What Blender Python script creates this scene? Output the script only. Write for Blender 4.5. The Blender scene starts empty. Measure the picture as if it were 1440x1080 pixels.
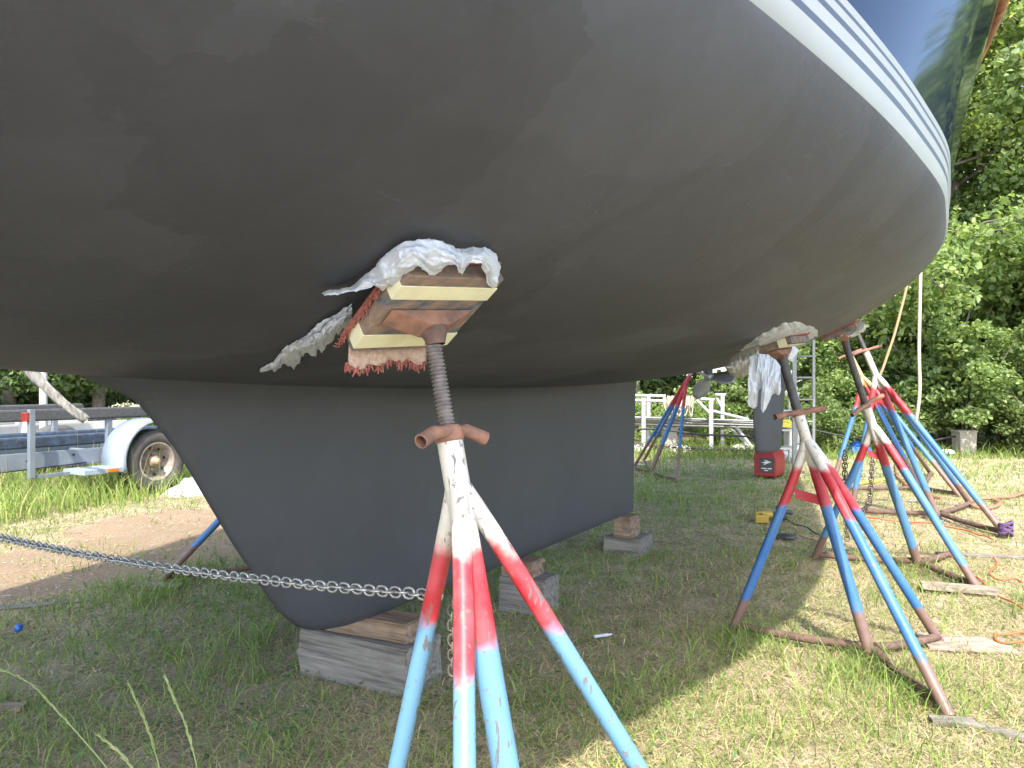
import bpy, bmesh, math, random
import numpy as np
from mathutils import Vector, Matrix
from mathutils.bvhtree import BVHTree

sc = bpy.context.scene
R = math.radians
rng = np.random.default_rng(11)
random.seed(5)

# ------------------------------------------------------------------ camera, sky, sun, exposure
CAM_H = 1.30
FPX = 1080.0
cam = bpy.data.cameras.new("camera"); camo = bpy.data.objects.new("camera", cam)
sc.collection.objects.link(camo); sc.camera = camo
cam.sensor_width = 36.0; cam.lens = 27.0; cam.clip_start = 0.02; cam.clip_end = 2000
camo.location = (0, 0, CAM_H); camo.rotation_euler = (R(90), 0, 0)

SUN = Vector((-.025, -.79, 1.0)).normalized()
sun_el = math.asin(SUN.z); sun_az = math.atan2(SUN.x, SUN.y)
w = bpy.data.worlds.new("World"); sc.world = w; w.use_nodes = True
wn = w.node_tree; bg = wn.nodes["Background"]
sky = wn.nodes.new("ShaderNodeTexSky"); sky.sky_type = 'NISHITA'; sky.sun_disc = False
sky.sun_elevation = sun_el; sky.sun_rotation = sun_az
sky.dust_density = 2.0; sky.air_density = 1.0
wn.links.new(sky.outputs[0], bg.inputs[0]); bg.inputs[1].default_value = 0.15
sl = bpy.data.lights.new("sun", 'SUN'); sl.energy = 2.0; sl.angle = R(0.9); sl.color = (1, .95, .86)
so = bpy.data.objects.new("sun", sl); sc.collection.objects.link(so)
so.rotation_euler = SUN.to_track_quat('Z', 'Y').to_euler()
sc.view_settings.view_transform = 'Standard'; sc.view_settings.look = 'None'
sc.view_settings.gamma = 1; sc.view_settings.exposure = 2.35

# ------------------------------------------------------------------ helpers
COL = sc.collection
def tag(o, label=None, cat=None, group=None, kind=None):
    if label: o['label'] = label
    if cat: o['category'] = cat
    if group: o['group'] = group
    if kind: o['kind'] = kind
    return o
def empty(name, loc, label, cat, group=None, rz=0):
    o = bpy.data.objects.new(name, None); COL.objects.link(o); o.location = loc
    o.rotation_euler = (0, 0, rz); o.empty_display_size = .1
    return tag(o, label, cat, group)

class MB:
    """collects pieces and links them as ONE mesh object"""
    def __init__(s, origin=(0, 0, 0)):
        s.v = []; s.f = []; s.sm = []; s.o = Vector(origin)
    def add(s, vs, fs, smooth=True):
        n = len(s.v)
        s.v += [Vector(v) - s.o for v in vs]
        s.f += [tuple(i + n for i in f) for f in fs]; s.sm += [smooth] * len(fs)
    def tube(s, path, rad, seg=12, caps=True, closed=False, hollow=0.0):
        P = [Vector(p) for p in path]; n = len(P)
        if not hasattr(rad, '__len__'): rad = [rad] * n
        T = []
        for i in range(n):
            a = P[(i - 1) % n] if (closed or i > 0) else P[i]
            b = P[(i + 1) % n] if (closed or i < n - 1) else P[i]
            T.append((b - a).normalized())
        ref = Vector((0, 0, 1)) if abs(T[0].z) < .9 else Vector((1, 0, 0))
        N = T[0].cross(ref).normalized()
        vs = []; fs = []
        for i in range(n):
            N = (N - T[i] * N.dot(T[i])).normalized(); Bn = T[i].cross(N)
            for k in range(seg):
                a = 2 * math.pi * k / seg
                vs.append(P[i] + (N * math.cos(a) + Bn * math.sin(a)) * rad[i])
        m = n if closed else n - 1
        for i in range(m):
            for k in range(seg):
                j = (i + 1) % n
                fs.append((i * seg + k, i * seg + (k + 1) % seg, j * seg + (k + 1) % seg, j * seg + k))
        s.add(vs, fs)
        if caps and not closed:
            if hollow:
                for i0, sg in ((0, 1), (n - 1, -1)):
                    c = P[i0]; ring = vs[i0 * seg:(i0 + 1) * seg]
                    inn = [c + (q - c) * hollow for q in ring]
                    deep = [q + T[i0] * sg * .06 for q in inn]
                    s.add(ring + inn + deep, [(k, (k + 1) % seg, seg + (k + 1) % seg, seg + k) for k in range(seg)] +
                          [(seg + k, seg + (k + 1) % seg, 2 * seg + (k + 1) % seg, 2 * seg + k) for k in range(seg)] + [tuple(range(2 * seg, 3 * seg))], False)
            else:
                s.add(vs[:seg], [tuple(range(seg))[::-1]], False); s.add(vs[-seg:], [tuple(range(seg))], False)
        return s
    def box(s, c, size, M=None, bev=0.0, jit=0.0):
        bm = bmesh.new(); bmesh.ops.create_cube(bm, size=1)
        for v in bm.verts:
            v.co = Vector((v.co.x * size[0], v.co.y * size[1], v.co.z * size[2]))
            if jit: v.co += Vector([random.uniform(-jit, jit) for _ in range(3)])
        if bev: bmesh.ops.bevel(bm, geom=list(bm.edges), offset=bev, segments=2, affect='EDGES', profile=.6)
        bm.verts.index_update()
        c = Vector(c)
        vs = [c + (M @ v.co if M is not None else v.co) for v in bm.verts]
        s.add(vs, [[v.index for v in f.verts] for f in bm.faces], False); bm.free(); return s
    def prism(s, pts, d, smooth=False):
        """closed polygon (3-D points) extruded by vector d"""
        n = len(pts); P = [Vector(p) for p in pts]; d = Vector(d)
        s.add(P + [p + d for p in P], [tuple(range(n))[::-1], tuple(range(n, 2 * n))] +
              [(i, (i + 1) % n, n + (i + 1) % n, n + i) for i in range(n)], smooth); return s
    def lathe(s, prof, o, ax, seg=20):
        ax = Vector(ax).normalized(); o = Vector(o)
        e1 = ax.cross(Vector((0, 0, 1)) if abs(ax.z) < .9 else Vector((1, 0, 0))).normalized(); e2 = ax.cross(e1)
        vs = []; fs = []
        for r, h in prof:
            for k in range(seg):
                a = 2 * math.pi * k / seg
                vs.append(o + ax * h + (e1 * math.cos(a) + e2 * math.sin(a)) * r)
        for i in range(len(prof) - 1):
            for k in range(seg):
                fs.append((i * seg + k, i * seg + (k + 1) % seg, (i + 1) * seg + (k + 1) % seg, (i + 1) * seg + k))
        s.add(vs, fs); return s
    def grid(s, rows):
        m = len(rows[0]); vs = [p for r in rows for p in r]
        s.add(vs, [(i * m + j, i * m + j + 1, (i + 1) * m + j + 1, (i + 1) * m + j) for i in range(len(rows) - 1) for j in range(m - 1)])
        return s
    def build(s, name, mat, parent=None, fixn=True):
        me = bpy.data.meshes.new(name)
        me.from_pydata([tuple(v) for v in s.v], [], s.f)
        me.polygons.foreach_set('use_smooth', s.sm)
        if fixn:
            bm = bmesh.new(); bm.from_mesh(me); bmesh.ops.recalc_face_normals(bm, faces=bm.faces); bm.to_mesh(me); bm.free()
        me.materials.append(mat)
        o = bpy.data.objects.new(name, me); COL.objects.link(o)
        if parent is not None: o.parent = parent
        else: o.location = s.o
        return o

# ------------------------------------------------------------------ materials
def newmat(name):
    m = bpy.data.materials.new(name); m.use_nodes = True
    nt = m.node_tree; p = nt.nodes["Principled BSDF"]
    return m, nt, p
def N(nt, typ, **kw):
    n = nt.nodes.new(typ)
    for k, v in kw.items(): setattr(n, k, v)
    return n
def noise(nt, vec, scale, detail=4, rough=.55):
    n = N(nt, "ShaderNodeTexNoise"); n.inputs['Scale'].default_value = scale
    n.inputs['Detail'].default_value = detail; n.inputs['Roughness'].default_value = rough
    nt.links.new(vec, n.inputs['Vector']); return n
def ramp(nt, fac, stops, interp='LINEAR'):
    r = N(nt, "ShaderNodeValToRGB"); r.color_ramp.interpolation = interp
    el = r.color_ramp.elements
    while len(el) < len(stops): el.new(.5)
    for e, (p, c) in zip(el, stops):
        e.position = p; e.color = (*c, 1) if len(c) == 3 else c
    nt.links.new(fac, r.inputs[0]); return r
def mix(nt, fac, a, b, mode='MIX'):
    m = N(nt, "ShaderNodeMix", data_type='RGBA', blend_type=mode)
    for i, x in ((0, fac), (6, a), (7, b)):
        if hasattr(x, 'links'): nt.links.new(x, m.inputs[i])
        else: m.inputs[i].default_value = x if i == 0 else ((*x, 1) if len(x) == 3 else x)
    return m.outputs[2]
def bump(nt, p, h, strength=.3, dist=.01):
    b = N(nt, "ShaderNodeBump"); b.inputs['Strength'].default_value = strength; b.inputs['Distance'].default_value = dist
    nt.links.new(h, b.inputs['Height']); nt.links.new(b.outputs[0], p.inputs['Normal'])
def objco(nt, scale=(1, 1, 1), rot=(0, 0, 0)):
    t = N(nt, "ShaderNodeTexCoord"); m = N(nt, "ShaderNodeMapping")
    m.inputs['Scale'].default_value = scale; m.inputs['Rotation'].default_value = rot
    nt.links.new(t.outputs['Object'], m.inputs[0]); return m.outputs[0]
def simple(name, c, rough=.6, metal=0, var=.25, sc_=18, bmp=.15, c2=None, spec=.4):
    m, nt, p = newmat(name); co = objco(nt)
    n = noise(nt, co, sc_, 5)
    d = c2 if c2 else tuple(x * (1 - var) for x in c)
    r = ramp(nt, n.outputs[0], [(.32, d), (.68, c)])
    nt.links.new(r.outputs[0], p.inputs['Base Color'])
    p.inputs['Roughness'].default_value = rough; p.inputs['Metallic'].default_value = metal
    p.inputs['Specular IOR Level'].default_value = spec
    if bmp: bump(nt, p, noise(nt, co, sc_ * 4, 4).outputs[0], bmp, .004)
    return m
def wood(name, c, c2, axis=(1, 8, 8), rough=.85, sc_=4):
    m, nt, p = newmat(name); co = objco(nt, axis)
    n = noise(nt, co, sc_, 8, .65); n2 = noise(nt, objco(nt), 7, 3)
    r = ramp(nt, n.outputs[0], [(.30, tuple(x * .6 for x in c2)), (.40, c2), (.53, c), (.72, tuple(min(1, x * 1.35) for x in c))])
    col = mix(nt, ramp(nt, n2.outputs[0], [(.55, (0, 0, 0)), (.75, (.6, .6, .6))]).outputs[0], r.outputs[0], c2)
    nt.links.new(col, p.inputs['Base Color']); p.inputs['Roughness'].default_value = rough
    bump(nt, p, n.outputs[0], .8, .008); return m

M = {}
# bottom paint: rolled-on black antifouling with overlapping roller passes
def bottom_paint(name="antifouling_paint", wt=1.5, lo=3.5, hi=6.4):
    m, nt, p = newmat(name)
    co = objco(nt)
    wob = noise(nt, co, 3.5, 4); wv = N(nt, "ShaderNodeVectorMath", operation='MULTIPLY_ADD')
    nt.links.new(wob.outputs['Color'], wv.inputs[0]); wv.inputs[1].default_value = (.10, .10, .10); nt.links.new(co, wv.inputs[2])
    wob2 = noise(nt, co, 24, 4); wv2 = N(nt, "ShaderNodeVectorMath", operation='MULTIPLY_ADD')
    nt.links.new(wob2.outputs['Color'], wv2.inputs[0]); wv2.inputs[1].default_value = (.07, .07, .07); nt.links.new(wv.outputs[0], wv2.inputs[2]); wv = wv2
    cols = []
    for sc3, rz, loc in (((1.15, 2.0, .5), -1.053, (0, 3, 1)), ((2.6, .9, .7), -.95, (5, 1, 3)), ((.7, .8, .4), -1.15, (2, 7, 4))):
        mp = N(nt, "ShaderNodeMapping", vector_type='TEXTURE'); mp.inputs['Rotation'].default_value = (0, 0, 1.053 + (rz + 1.053))
        mp.inputs['Location'].default_value = loc; mp.inputs['Scale'].default_value = tuple(1 / x for x in sc3)
        nt.links.new(wv.outputs[0], mp.inputs[0])
        v = N(nt, "ShaderNodeTexVoronoi", distance='CHEBYCHEV'); v.inputs['Scale'].default_value = 1.0; v.inputs['Randomness'].default_value = .85
        nt.links.new(mp.outputs[0], v.inputs['Vector'])
        sp_ = N(nt, "ShaderNodeSeparateColor"); nt.links.new(v.outputs['Color'], sp_.inputs[0]); cols.append(sp_.outputs[0])
    a = N(nt, "ShaderNodeMath", operation='ADD'); nt.links.new(cols[0], a.inputs[0]); nt.links.new(cols[1], a.inputs[1])
    aa = N(nt, "ShaderNodeMath", operation='ADD'); nt.links.new(a.outputs[0], aa.inputs[0]); nt.links.new(cols[2], aa.inputs[1])
    am = N(nt, "ShaderNodeMath", operation='MULTIPLY'); nt.links.new(aa.outputs[0], am.inputs[0]); am.inputs[1].default_value = wt
    n1 = noise(nt, co, 1.1, 6, .62); n2 = noise(nt, co, 9, 6, .65)
    a2 = N(nt, "ShaderNodeMath", operation='MULTIPLY_ADD'); nt.links.new(n1.outputs[0], a2.inputs[0]); a2.inputs[1].default_value = 3.2; nt.links.new(am.outputs[0], a2.inputs[2])
    a3 = N(nt, "ShaderNodeMath", operation='MULTIPLY_ADD'); nt.links.new(n2.outputs[0], a3.inputs[0]); a3.inputs[1].default_value = 1.8; nt.links.new(a2.outputs[0], a3.inputs[2])
    mr = N(nt, "ShaderNodeMapRange"); nt.links.new(a3.outputs[0], mr.inputs[0]); mr.inputs[1].default_value = lo; mr.inputs[2].default_value = hi
    r = ramp(nt, mr.outputs[0], [(0, (.037, .0385, .043)), (.5, (.050, .052, .058)), (1, (.066, .069, .076))])
    # thin scuffs
    sn = noise(nt, objco(nt, (9, 9, 30)), 1.0, 3); ss = ramp(nt, sn.outputs[0], [(.485, (0, 0, 0)), (.497, (1, 1, 1)), (.503, (1, 1, 1)), (.515, (0, 0, 0))])
    msk = noise(nt, co, 3.1, 2); mk = ramp(nt, msk.outputs[0], [(.60, (0, 0, 0)), (.68, (.2, .2, .2))])
    mm = N(nt, "ShaderNodeMath", operation='MULTIPLY'); nt.links.new(ss.outputs[0], mm.inputs[0]); nt.links.new(mk.outputs[0], mm.inputs[1])
    col = mix(nt, mm.outputs[0], r.outputs[0], (.12, .12, .118))
    nt.links.new(col, p.inputs['Base Color'])
    rr = ramp(nt, n1.outputs[0], [(.3, (.5,) * 3), (.7, (.66,) * 3)]); nt.links.new(rr.outputs[0], p.inputs['Roughness'])
    p.inputs['Specular IOR Level'].default_value = .4
    hb = N(nt, "ShaderNodeMath", operation='MULTIPLY_ADD'); nt.links.new(mm.outputs[0], hb.inputs[0]); hb.inputs[1].default_value = .7; nt.links.new(noise(nt, co, 38, 4).outputs[0], hb.inputs[2])
    bump(nt, p, hb.outputs[0], .22, .006)
    return m
M['bottom'] = bottom_paint()
M['keel'] = bottom_paint("keel_paint", .45, 1.7, 5.0)
M['stripe'] = simple("boot_stripe_white", (.215, .22, .198), .4, var=.10, sc_=3, bmp=0, spec=.5)
def gel():
    m, nt, p = newmat("navy_gelcoat"); co = objco(nt)
    p.inputs['Base Color'].default_value = (.006, .011, .032, 1); p.inputs['Roughness'].default_value = .06
    p.inputs['Specular IOR Level'].default_value = .25; p.inputs['IOR'].default_value = 1.22
    bump(nt, p, noise(nt, co, 2.0, 2).outputs[0], .02, .02); return m
M['navy'] = gel()
M['gap'] = simple("slate_stripe", (.03, .031, .042), .4, var=.05, sc_=3, bmp=0)
M['teak'] = wood("teak_rail", (.30, .15, .07), (.17, .08, .04), (8, 1, 8))
M['deckm'] = simple("deck_gelcoat", (.7, .7, .67), .5)
M['bronze'] = simple("grey_metal_propeller", (.30, .32, .33), .45, .5)

def paint(name, zw, zr, zb, rust=(.10, .055, .042), chips=.62, seed=0., faded=0.0, neck=(.48, .455, .40)):
    m, nt, p = newmat(name); co = objco(nt)
    sx = N(nt, "ShaderNodeSeparateXYZ"); nt.links.new(co, sx.inputs[0])
    n0 = noise(nt, co, 7, 4); n0.noise_dimensions = '4D'; n0.inputs['W'].default_value = seed
    nt.links.new(co, n0.inputs['Vector'])
    h = N(nt, "ShaderNodeMath", operation='MULTIPLY_ADD'); nt.links.new(n0.outputs[0], h.inputs[0]); h.inputs[1].default_value = .16; nt.links.new(sx.outputs[2], h.inputs[2])
    h2 = N(nt, "ShaderNodeMath", operation='SUBTRACT'); nt.links.new(h.outputs[0], h2.inputs[0]); h2.inputs[1].default_value = .08
    blue, blue2 = (.024, .11, .31), (.115, .245, .335)
    bl = mix(nt, ramp(nt, noise(nt, co, 4.5, 5).outputs[0], [(.35, (faded,) * 3), (.7, (.35 + faded * .65,) * 3)]).outputs[0], blue, blue2)
    red = mix(nt, ramp(nt, noise(nt, co, 9, 4).outputs[0], [(.4, (0, 0, 0)), (.75, (.5 + .4 * faded,) * 3)]).outputs[0], (.36, .014, .022), (.44, .10, .11))
    wh = mix(nt, ramp(nt, noise(nt, co, 12, 5).outputs[0], [(.5, (0, 0, 0)), (.8, (.8, .8, .8))]).outputs[0], neck, (.44, .36, .25))
    rs = mix(nt, noise(nt, co, 22, 5).outputs[0], rust, (.20, .125, .10))
    def step(z, d):
        mr = N(nt, "ShaderNodeMapRange", interpolation_type='SMOOTHSTEP'); nt.links.new(h2.outputs[0], mr.inputs[0])
        mr.inputs[1].default_value = z - d; mr.inputs[2].default_value = z + d; return mr.outputs[0]
    c = mix(nt, step(zb, .012), rs, bl); c = mix(nt, step(zr, .016), c, red); c = mix(nt, step(zw, .02), c, wh)
    # rust specks and long chips
    sp = noise(nt, co, 55, 3); c = mix(nt, ramp(nt, sp.outputs[0], [(.61, (0, 0, 0)), (.68, (.8,) * 3)]).outputs[0], c, (.15, .10, .075))
    ch = noise(nt, objco(nt, (48, 48, 8)), 1.1, 3); c = mix(nt, ramp(nt, ch.outputs[0], [(chips + .04, (0, 0, 0)), (chips + .07, (.9,) * 3)]).outputs[0], c, (.10, .09, .085))
    nt.links.new(c, p.inputs['Base Color']); p.inputs['Roughness'].default_value = .5
    bump(nt, p, sp.outputs[0], .25, .003); return m
M['rust'] = simple("rusty_steel", (.16, .095, .072), .85, .1, c2=(.075, .045, .036), sc_=30, bmp=.4)
M['rust_orange'] = simple("orange_rust_plate", (.28, .135, .085), .9, c2=(.13, .075, .055), sc_=26, bmp=.4)
M['screw'] = simple("greasy_screw", (.20, .17, .155), .5, .35, c2=(.10, .085, .08), sc_=40)
M['screw_dark'] = simple("dark_oiled_screw", (.085, .08, .075), .55, .2, c2=(.05, .045, .04))
M['ply'] = wood("painted_plywood", (.20, .135, .095), (.085, .10, .105))
M['tape'] = simple("masking_tape", (.66, .62, .40), .7, var=.12)
M['carpet'] = simple("red_carpet_pile", (.36, .125, .085), 1, c2=(.22, .07, .055), sc_=60, bmp=.8)
M['backing'] = simple("carpet_backing", (.50, .36, .26), 1, c2=(.33, .22, .16), sc_=80, bmp=.7)
def plastic(name, c, tr=.35):
    m, nt, p = newmat(name); co = objco(nt)
    n = noise(nt, co, 30, 4)
    r = ramp(nt, n.outputs[0], [(.3, tuple(x * .82 for x in c)), (.7, c)]); nt.links.new(r.outputs[0], p.inputs['Base Color'])
    p.inputs['Roughness'].default_value = .38
    t = N(nt, "ShaderNodeBsdfTranslucent"); t.inputs[0].default_value = (*c, 1)
    mx = N(nt, "ShaderNodeMixShader"); mx.inputs[0].default_value = tr
    nt.links.new(p.outputs[0], mx.inputs[1]); nt.links.new(t.outputs[0], mx.inputs[2])
    tp = N(nt, "ShaderNodeBsdfTransparent"); m2 = N(nt, "ShaderNodeMixShader"); fr = ramp(nt, noise(nt, co, 16, 3).outputs[0], [(.35, (.05,) * 3), (.7, (.34,) * 3)])
    nt.links.new(fr.outputs[0], m2.inputs[0]); nt.links.new(mx.outputs[0], m2.inputs[1]); nt.links.new(tp.outputs[0], m2.inputs[2])
    nt.links.new(m2.outputs[0], nt.nodes['Material Output'].inputs[0])
    bump(nt, p, noise(nt, co, 55, 3).outputs[0], .5, .006); return m
M['film'] = plastic("white_plastic_film", (.80, .83, .87))
M['film_dirty'] = plastic("dirty_plastic_film", (.60, .57, .48))
M['film_torn'] = plastic("grey_torn_film", (.70, .73, .78), .3)
M['timber'] = wood("weathered_timber", (.185, .165, .142), (.105, .092, .077), (.8, 15, 15), sc_=3)
M['timber_brown'] = wood("brown_timber", (.24, .165, .11), (.12, .08, .055), (.8, 14, 14), sc_=3)
M['timber_pale'] = wood("pale_plank", (.25, .205, .15), (.14, .115, .085), (2, 9, 9))
M['plywood_pink'] = wood("pinkish_plywood", (.33, .25, .20), (.20, .15, .12), (2, 6, 6))
M['galv'] = simple("galvanised_chain", (.44, .44, .43), .45, .75, c2=(.22, .22, .21), sc_=40)
M['chain_dark'] = simple("rusty_chain", (.16, .13, .11), .7, .5)
M['trailer'] = simple("galvanised_trailer", (.20, .23, .265), .45, .25, var=.2, sc_=5, bmp=.05)
M['fender'] = simple("pale_blue_fender", (.25, .30, .36), .35, 0, var=.06, sc_=3, bmp=0)
M['bunk'] = simple("black_bunk_carpet", (.075, .078, .08), 1, var=.4, sc_=40, bmp=.6)
M['bunk_blue'] = simple("blue_black_bunk", (.05, .085, .14), .9, c2=(.03, .035, .045), sc_=14)
def rubber():
    m, nt, p = newmat("tyre_rubber"); co = objco(nt); n = noise(nt, co, 9, 5)
    r = ramp(nt, n.outputs[0], [(.3, (.045, .042, .04)), (.7, (.085, .08, .074))]); nt.links.new(r.outputs[0], p.inputs['Base Color'])
    p.inputs['Roughness'].default_value = .8; return m
M['rubber'] = rubber()
M['rim'] = simple("rusty_white_rim", (.30, .275, .25), .6, .0, c2=(.18, .14, .115), sc_=14)
M['hub'] = simple("rusted_hub", (.33, .26, .18), .6, .3)
M['amber'] = simple("amber_reflector", (.75, .16, .02), .25, bmp=0)
M['redlens'] = simple("red_lens", (.22, .03, .022), .2, bmp=0)
M['whitepaint'] = simple("chalky_white_pipe", (.42, .42, .41), .5, var=.12, sc_=9)
M['alu'] = simple("dull_aluminium", (.24, .25, .25), .45, .5, var=.2)
M['genred'] = simple("generator_red", (.30, .018, .022), .4, var=.15, bmp=.05)
M['black'] = simple("black_plastic", (.02, .02, .021), .45, bmp=.05)
M['dkgrey'] = simple("dark_grey_panel", (.05, .053, .055), .4, bmp=0)
M['emblem'] = simple("pale_emblem", (.60, .56, .50), .5, bmp=0, var=.05)
M['yellow'] = simple("tool_yellow", (.36, .24, .035), .45, var=.1, bmp=.05)
M['yellowrope'] = simple("yellow_rope", (.70, .58, .08), .8)
M['orange'] = simple("orange_cord", (.42, .12, .04), .6)
M['hose'] = simple("terracotta_hose", (.30, .15, .085), .6)
M['cable'] = simple("black_cable", (.03, .03, .03), .6)
M['rope'] = simple("weathered_rope", (.60, .54, .43), .95, c2=(.40, .34, .25), sc_=90, bmp=.8)
M['tanrope'] = simple("tan_rope", (.42, .30, .17), .95, c2=(.28, .19, .10), sc_=90, bmp=.8)
M['purple'] = simple("purple_strap", (.10, .055, .14), .8)
M['bluetarp'] = simple("blue_tarp", (.03, .14, .50), .5)
M['beige'] = simple("beige_bin", (.30, .27, .225), .6, var=.12)
M['bluecap'] = simple("blue_cap", (.02, .12, .45), .4, bmp=0)
M['concrete'] = simple("pale_rubble", (.48, .46, .43), .9, bmp=.5)
M['strip'] = wood("faded_grey_cloth", (.17, .165, .15), (.10, .095, .085), (6, 2, 2), sc_=5)

# ------------------------------------------------------------------ boat frame and pixel helpers used while laying the yard out
P0 = Vector((-.69, 3.10, 0)); U = Vector((.495, .869, 0)).normalized(); NN = Vector((.869, -.495, 0)).normalized()
def B(s, t, z=0.0): return P0 + U * s + NN * t + Vector((0, 0, z))
def G(px, py, z=0.0):
    Y = (CAM_H - z) * FPX / (py - 540.0); return Vector(((px - 720) / FPX * Y, Y, z))
def at(px, py, Y): return Vector(((px - 720) / FPX * Y, Y, CAM_H - (py - 540) / FPX * Y))
def pch(xs, ys):
    xs = np.array(xs, float); ys = np.array(ys, float); h = np.diff(xs); d = np.diff(ys) / h
    m = np.zeros_like(xs)
    m[1:-1] = np.where(d[1:] * d[:-1] > 0, (d[1:] * h[:-1] + d[:-1] * h[1:]) / (h[1:] + h[:-1]), 0); m[0] = d[0]; m[-1] = d[-1]
    def f(x):
        x = np.asarray(x, float); i = np.clip(np.searchsorted(xs, x) - 1, 0, len(xs) - 2); t = (x - xs[i]) / h[i]
        return (2 * t**3 - 3 * t**2 + 1) * ys[i] + (t**3 - 2 * t**2 + t) * h[i] * m[i] + (-2 * t**3 + 3 * t**2) * ys[i + 1] + (t**3 - t**2) * h[i] * m[i + 1]
    return f

# value noise for the ground
def vnoise(x, y, sc_, seed):
    r = np.random.default_rng(seed); T = r.random((64, 64))
    x = np.asarray(x) * sc_ + 1000.3; y = np.asarray(y) * sc_ + 1000.7
    xi = np.floor(x).astype(int); yi = np.floor(y).astype(int); fx = x - xi; fy = y - yi
    fx = fx * fx * (3 - 2 * fx); fy = fy * fy * (3 - 2 * fy)
    a = T[xi % 64, yi % 64]; b = T[(xi + 1) % 64, yi % 64]; c = T[xi % 64, (yi + 1) % 64]; d = T[(xi + 1) % 64, (yi + 1) % 64]
    return (a * (1 - fx) + b * fx) * (1 - fy) + (c * (1 - fx) + d * fx) * fy
def fb(x, y, s, seed): return .5 * vnoise(x, y, s, seed) + .3 * vnoise(x, y, s * 2.1, seed + 1) + .2 * vnoise(x, y, s * 4.3, seed + 2)
def boatst(x, y): 
    dx = x - P0.x; dy = y - P0.y
    return dx * U.x + dy * U.y, dx * NN.x + dy * NN.y
def sstep(a, b, x):
    t = np.clip((x - a) / (b - a), 0, 1); return t * t * (3 - 2 * t)
def dirtmask(x, y):
    s, t = boatst(x, y); nz = (fb(x, y, .9, 3) - .5) * 2.2
    path = sstep(-5.0, -4.5, t + nz * .8) * (1 - sstep(-3.0, -2.55, t + nz * .6))
    # thin worn patch under the boat between the keel and the second stand
    worn = np.exp(-(((s - 2.1) / 1.2)**2 + ((t - .75) / .55)**2)) * .9
    worn2 = .55 * sstep(.52, .72, fb(x, y, .7, 21))
    return np.clip(path + np.maximum(worn, worn2) * .8, 0, 1), path
def gheight(x, y):
    s, t = boatst(x, y); rut = np.exp(-((t + 3.35) / .16)**2) + np.exp(-((t + 4.35) / .16)**2)
    return (fb(x, y, 1.1, 8) - .5) * .035 + (fb(x, y, 5, 9) - .5) * .018 - .004 - .03 * rut * (.6 + .8 * fb(x, y, 2.2, 13))

# ------------------------------------------------------------------ ground
def axis(lo, hi, step, far):
    a = np.arange(lo, hi, step); g = []; d = step; x = hi
    while x < far: g.append(x); d *= 1.28; x += d
    g.append(far); l = []; d = step; x = lo - step
    while x > -far: l.append(x); d *= 1.28; x -= d
    l.append(-far)
    return np.array(l[::-1] + list(a) + g)
gx = axis(-7.5, 8, .055, 420); gy = axis(-.6, 12, .055, 420)
XX, YY = np.meshgrid(gx, gy); nx, ny = len(gx), len(gy)
ZZ = gheight(XX, YY) * np.clip(1 - (np.hypot(XX, YY) - 20) / 20, 0, 1)
gv = np.stack([XX.ravel(), YY.ravel(), ZZ.ravel()], 1)
ii = (np.arange(ny - 1)[:, None] * nx + np.arange(nx - 1)[None]).ravel()
gf = np.stack([ii, ii + 1, ii + nx + 1, ii + nx], 1)
def npmesh(name, v, f, mat, attrs=None, smooth=False, kind=None):
    me = bpy.data.meshes.new(name); k = f.shape[1]
    me.vertices.add(len(v)); me.vertices.foreach_set('co', np.ascontiguousarray(v, np.float32).ravel())
    me.loops.add(f.size); me.loops.foreach_set('vertex_index', np.ascontiguousarray(f, np.int32).ravel())
    me.polygons.add(len(f)); me.polygons.foreach_set('loop_start', np.arange(0, f.size, k, dtype=np.int32))
    me.polygons.foreach_set('loop_total', np.full(len(f), k, np.int32))
    me.polygons.foreach_set('use_smooth', np.full(len(f), smooth))
    for an, ad in (attrs or {}).items():
        at_ = me.attributes.new(an, 'FLOAT_COLOR' if ad.ndim == 2 else 'FLOAT', 'POINT')
        at_.data.foreach_set('color' if ad.ndim == 2 else 'value', np.ascontiguousarray(ad, np.float32).ravel())
    me.update(calc_edges=True); me.materials.append(mat)
    o = bpy.data.objects.new(name, me); COL.objects.link(o)
    if kind: o['kind'] = kind
    return o
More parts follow.
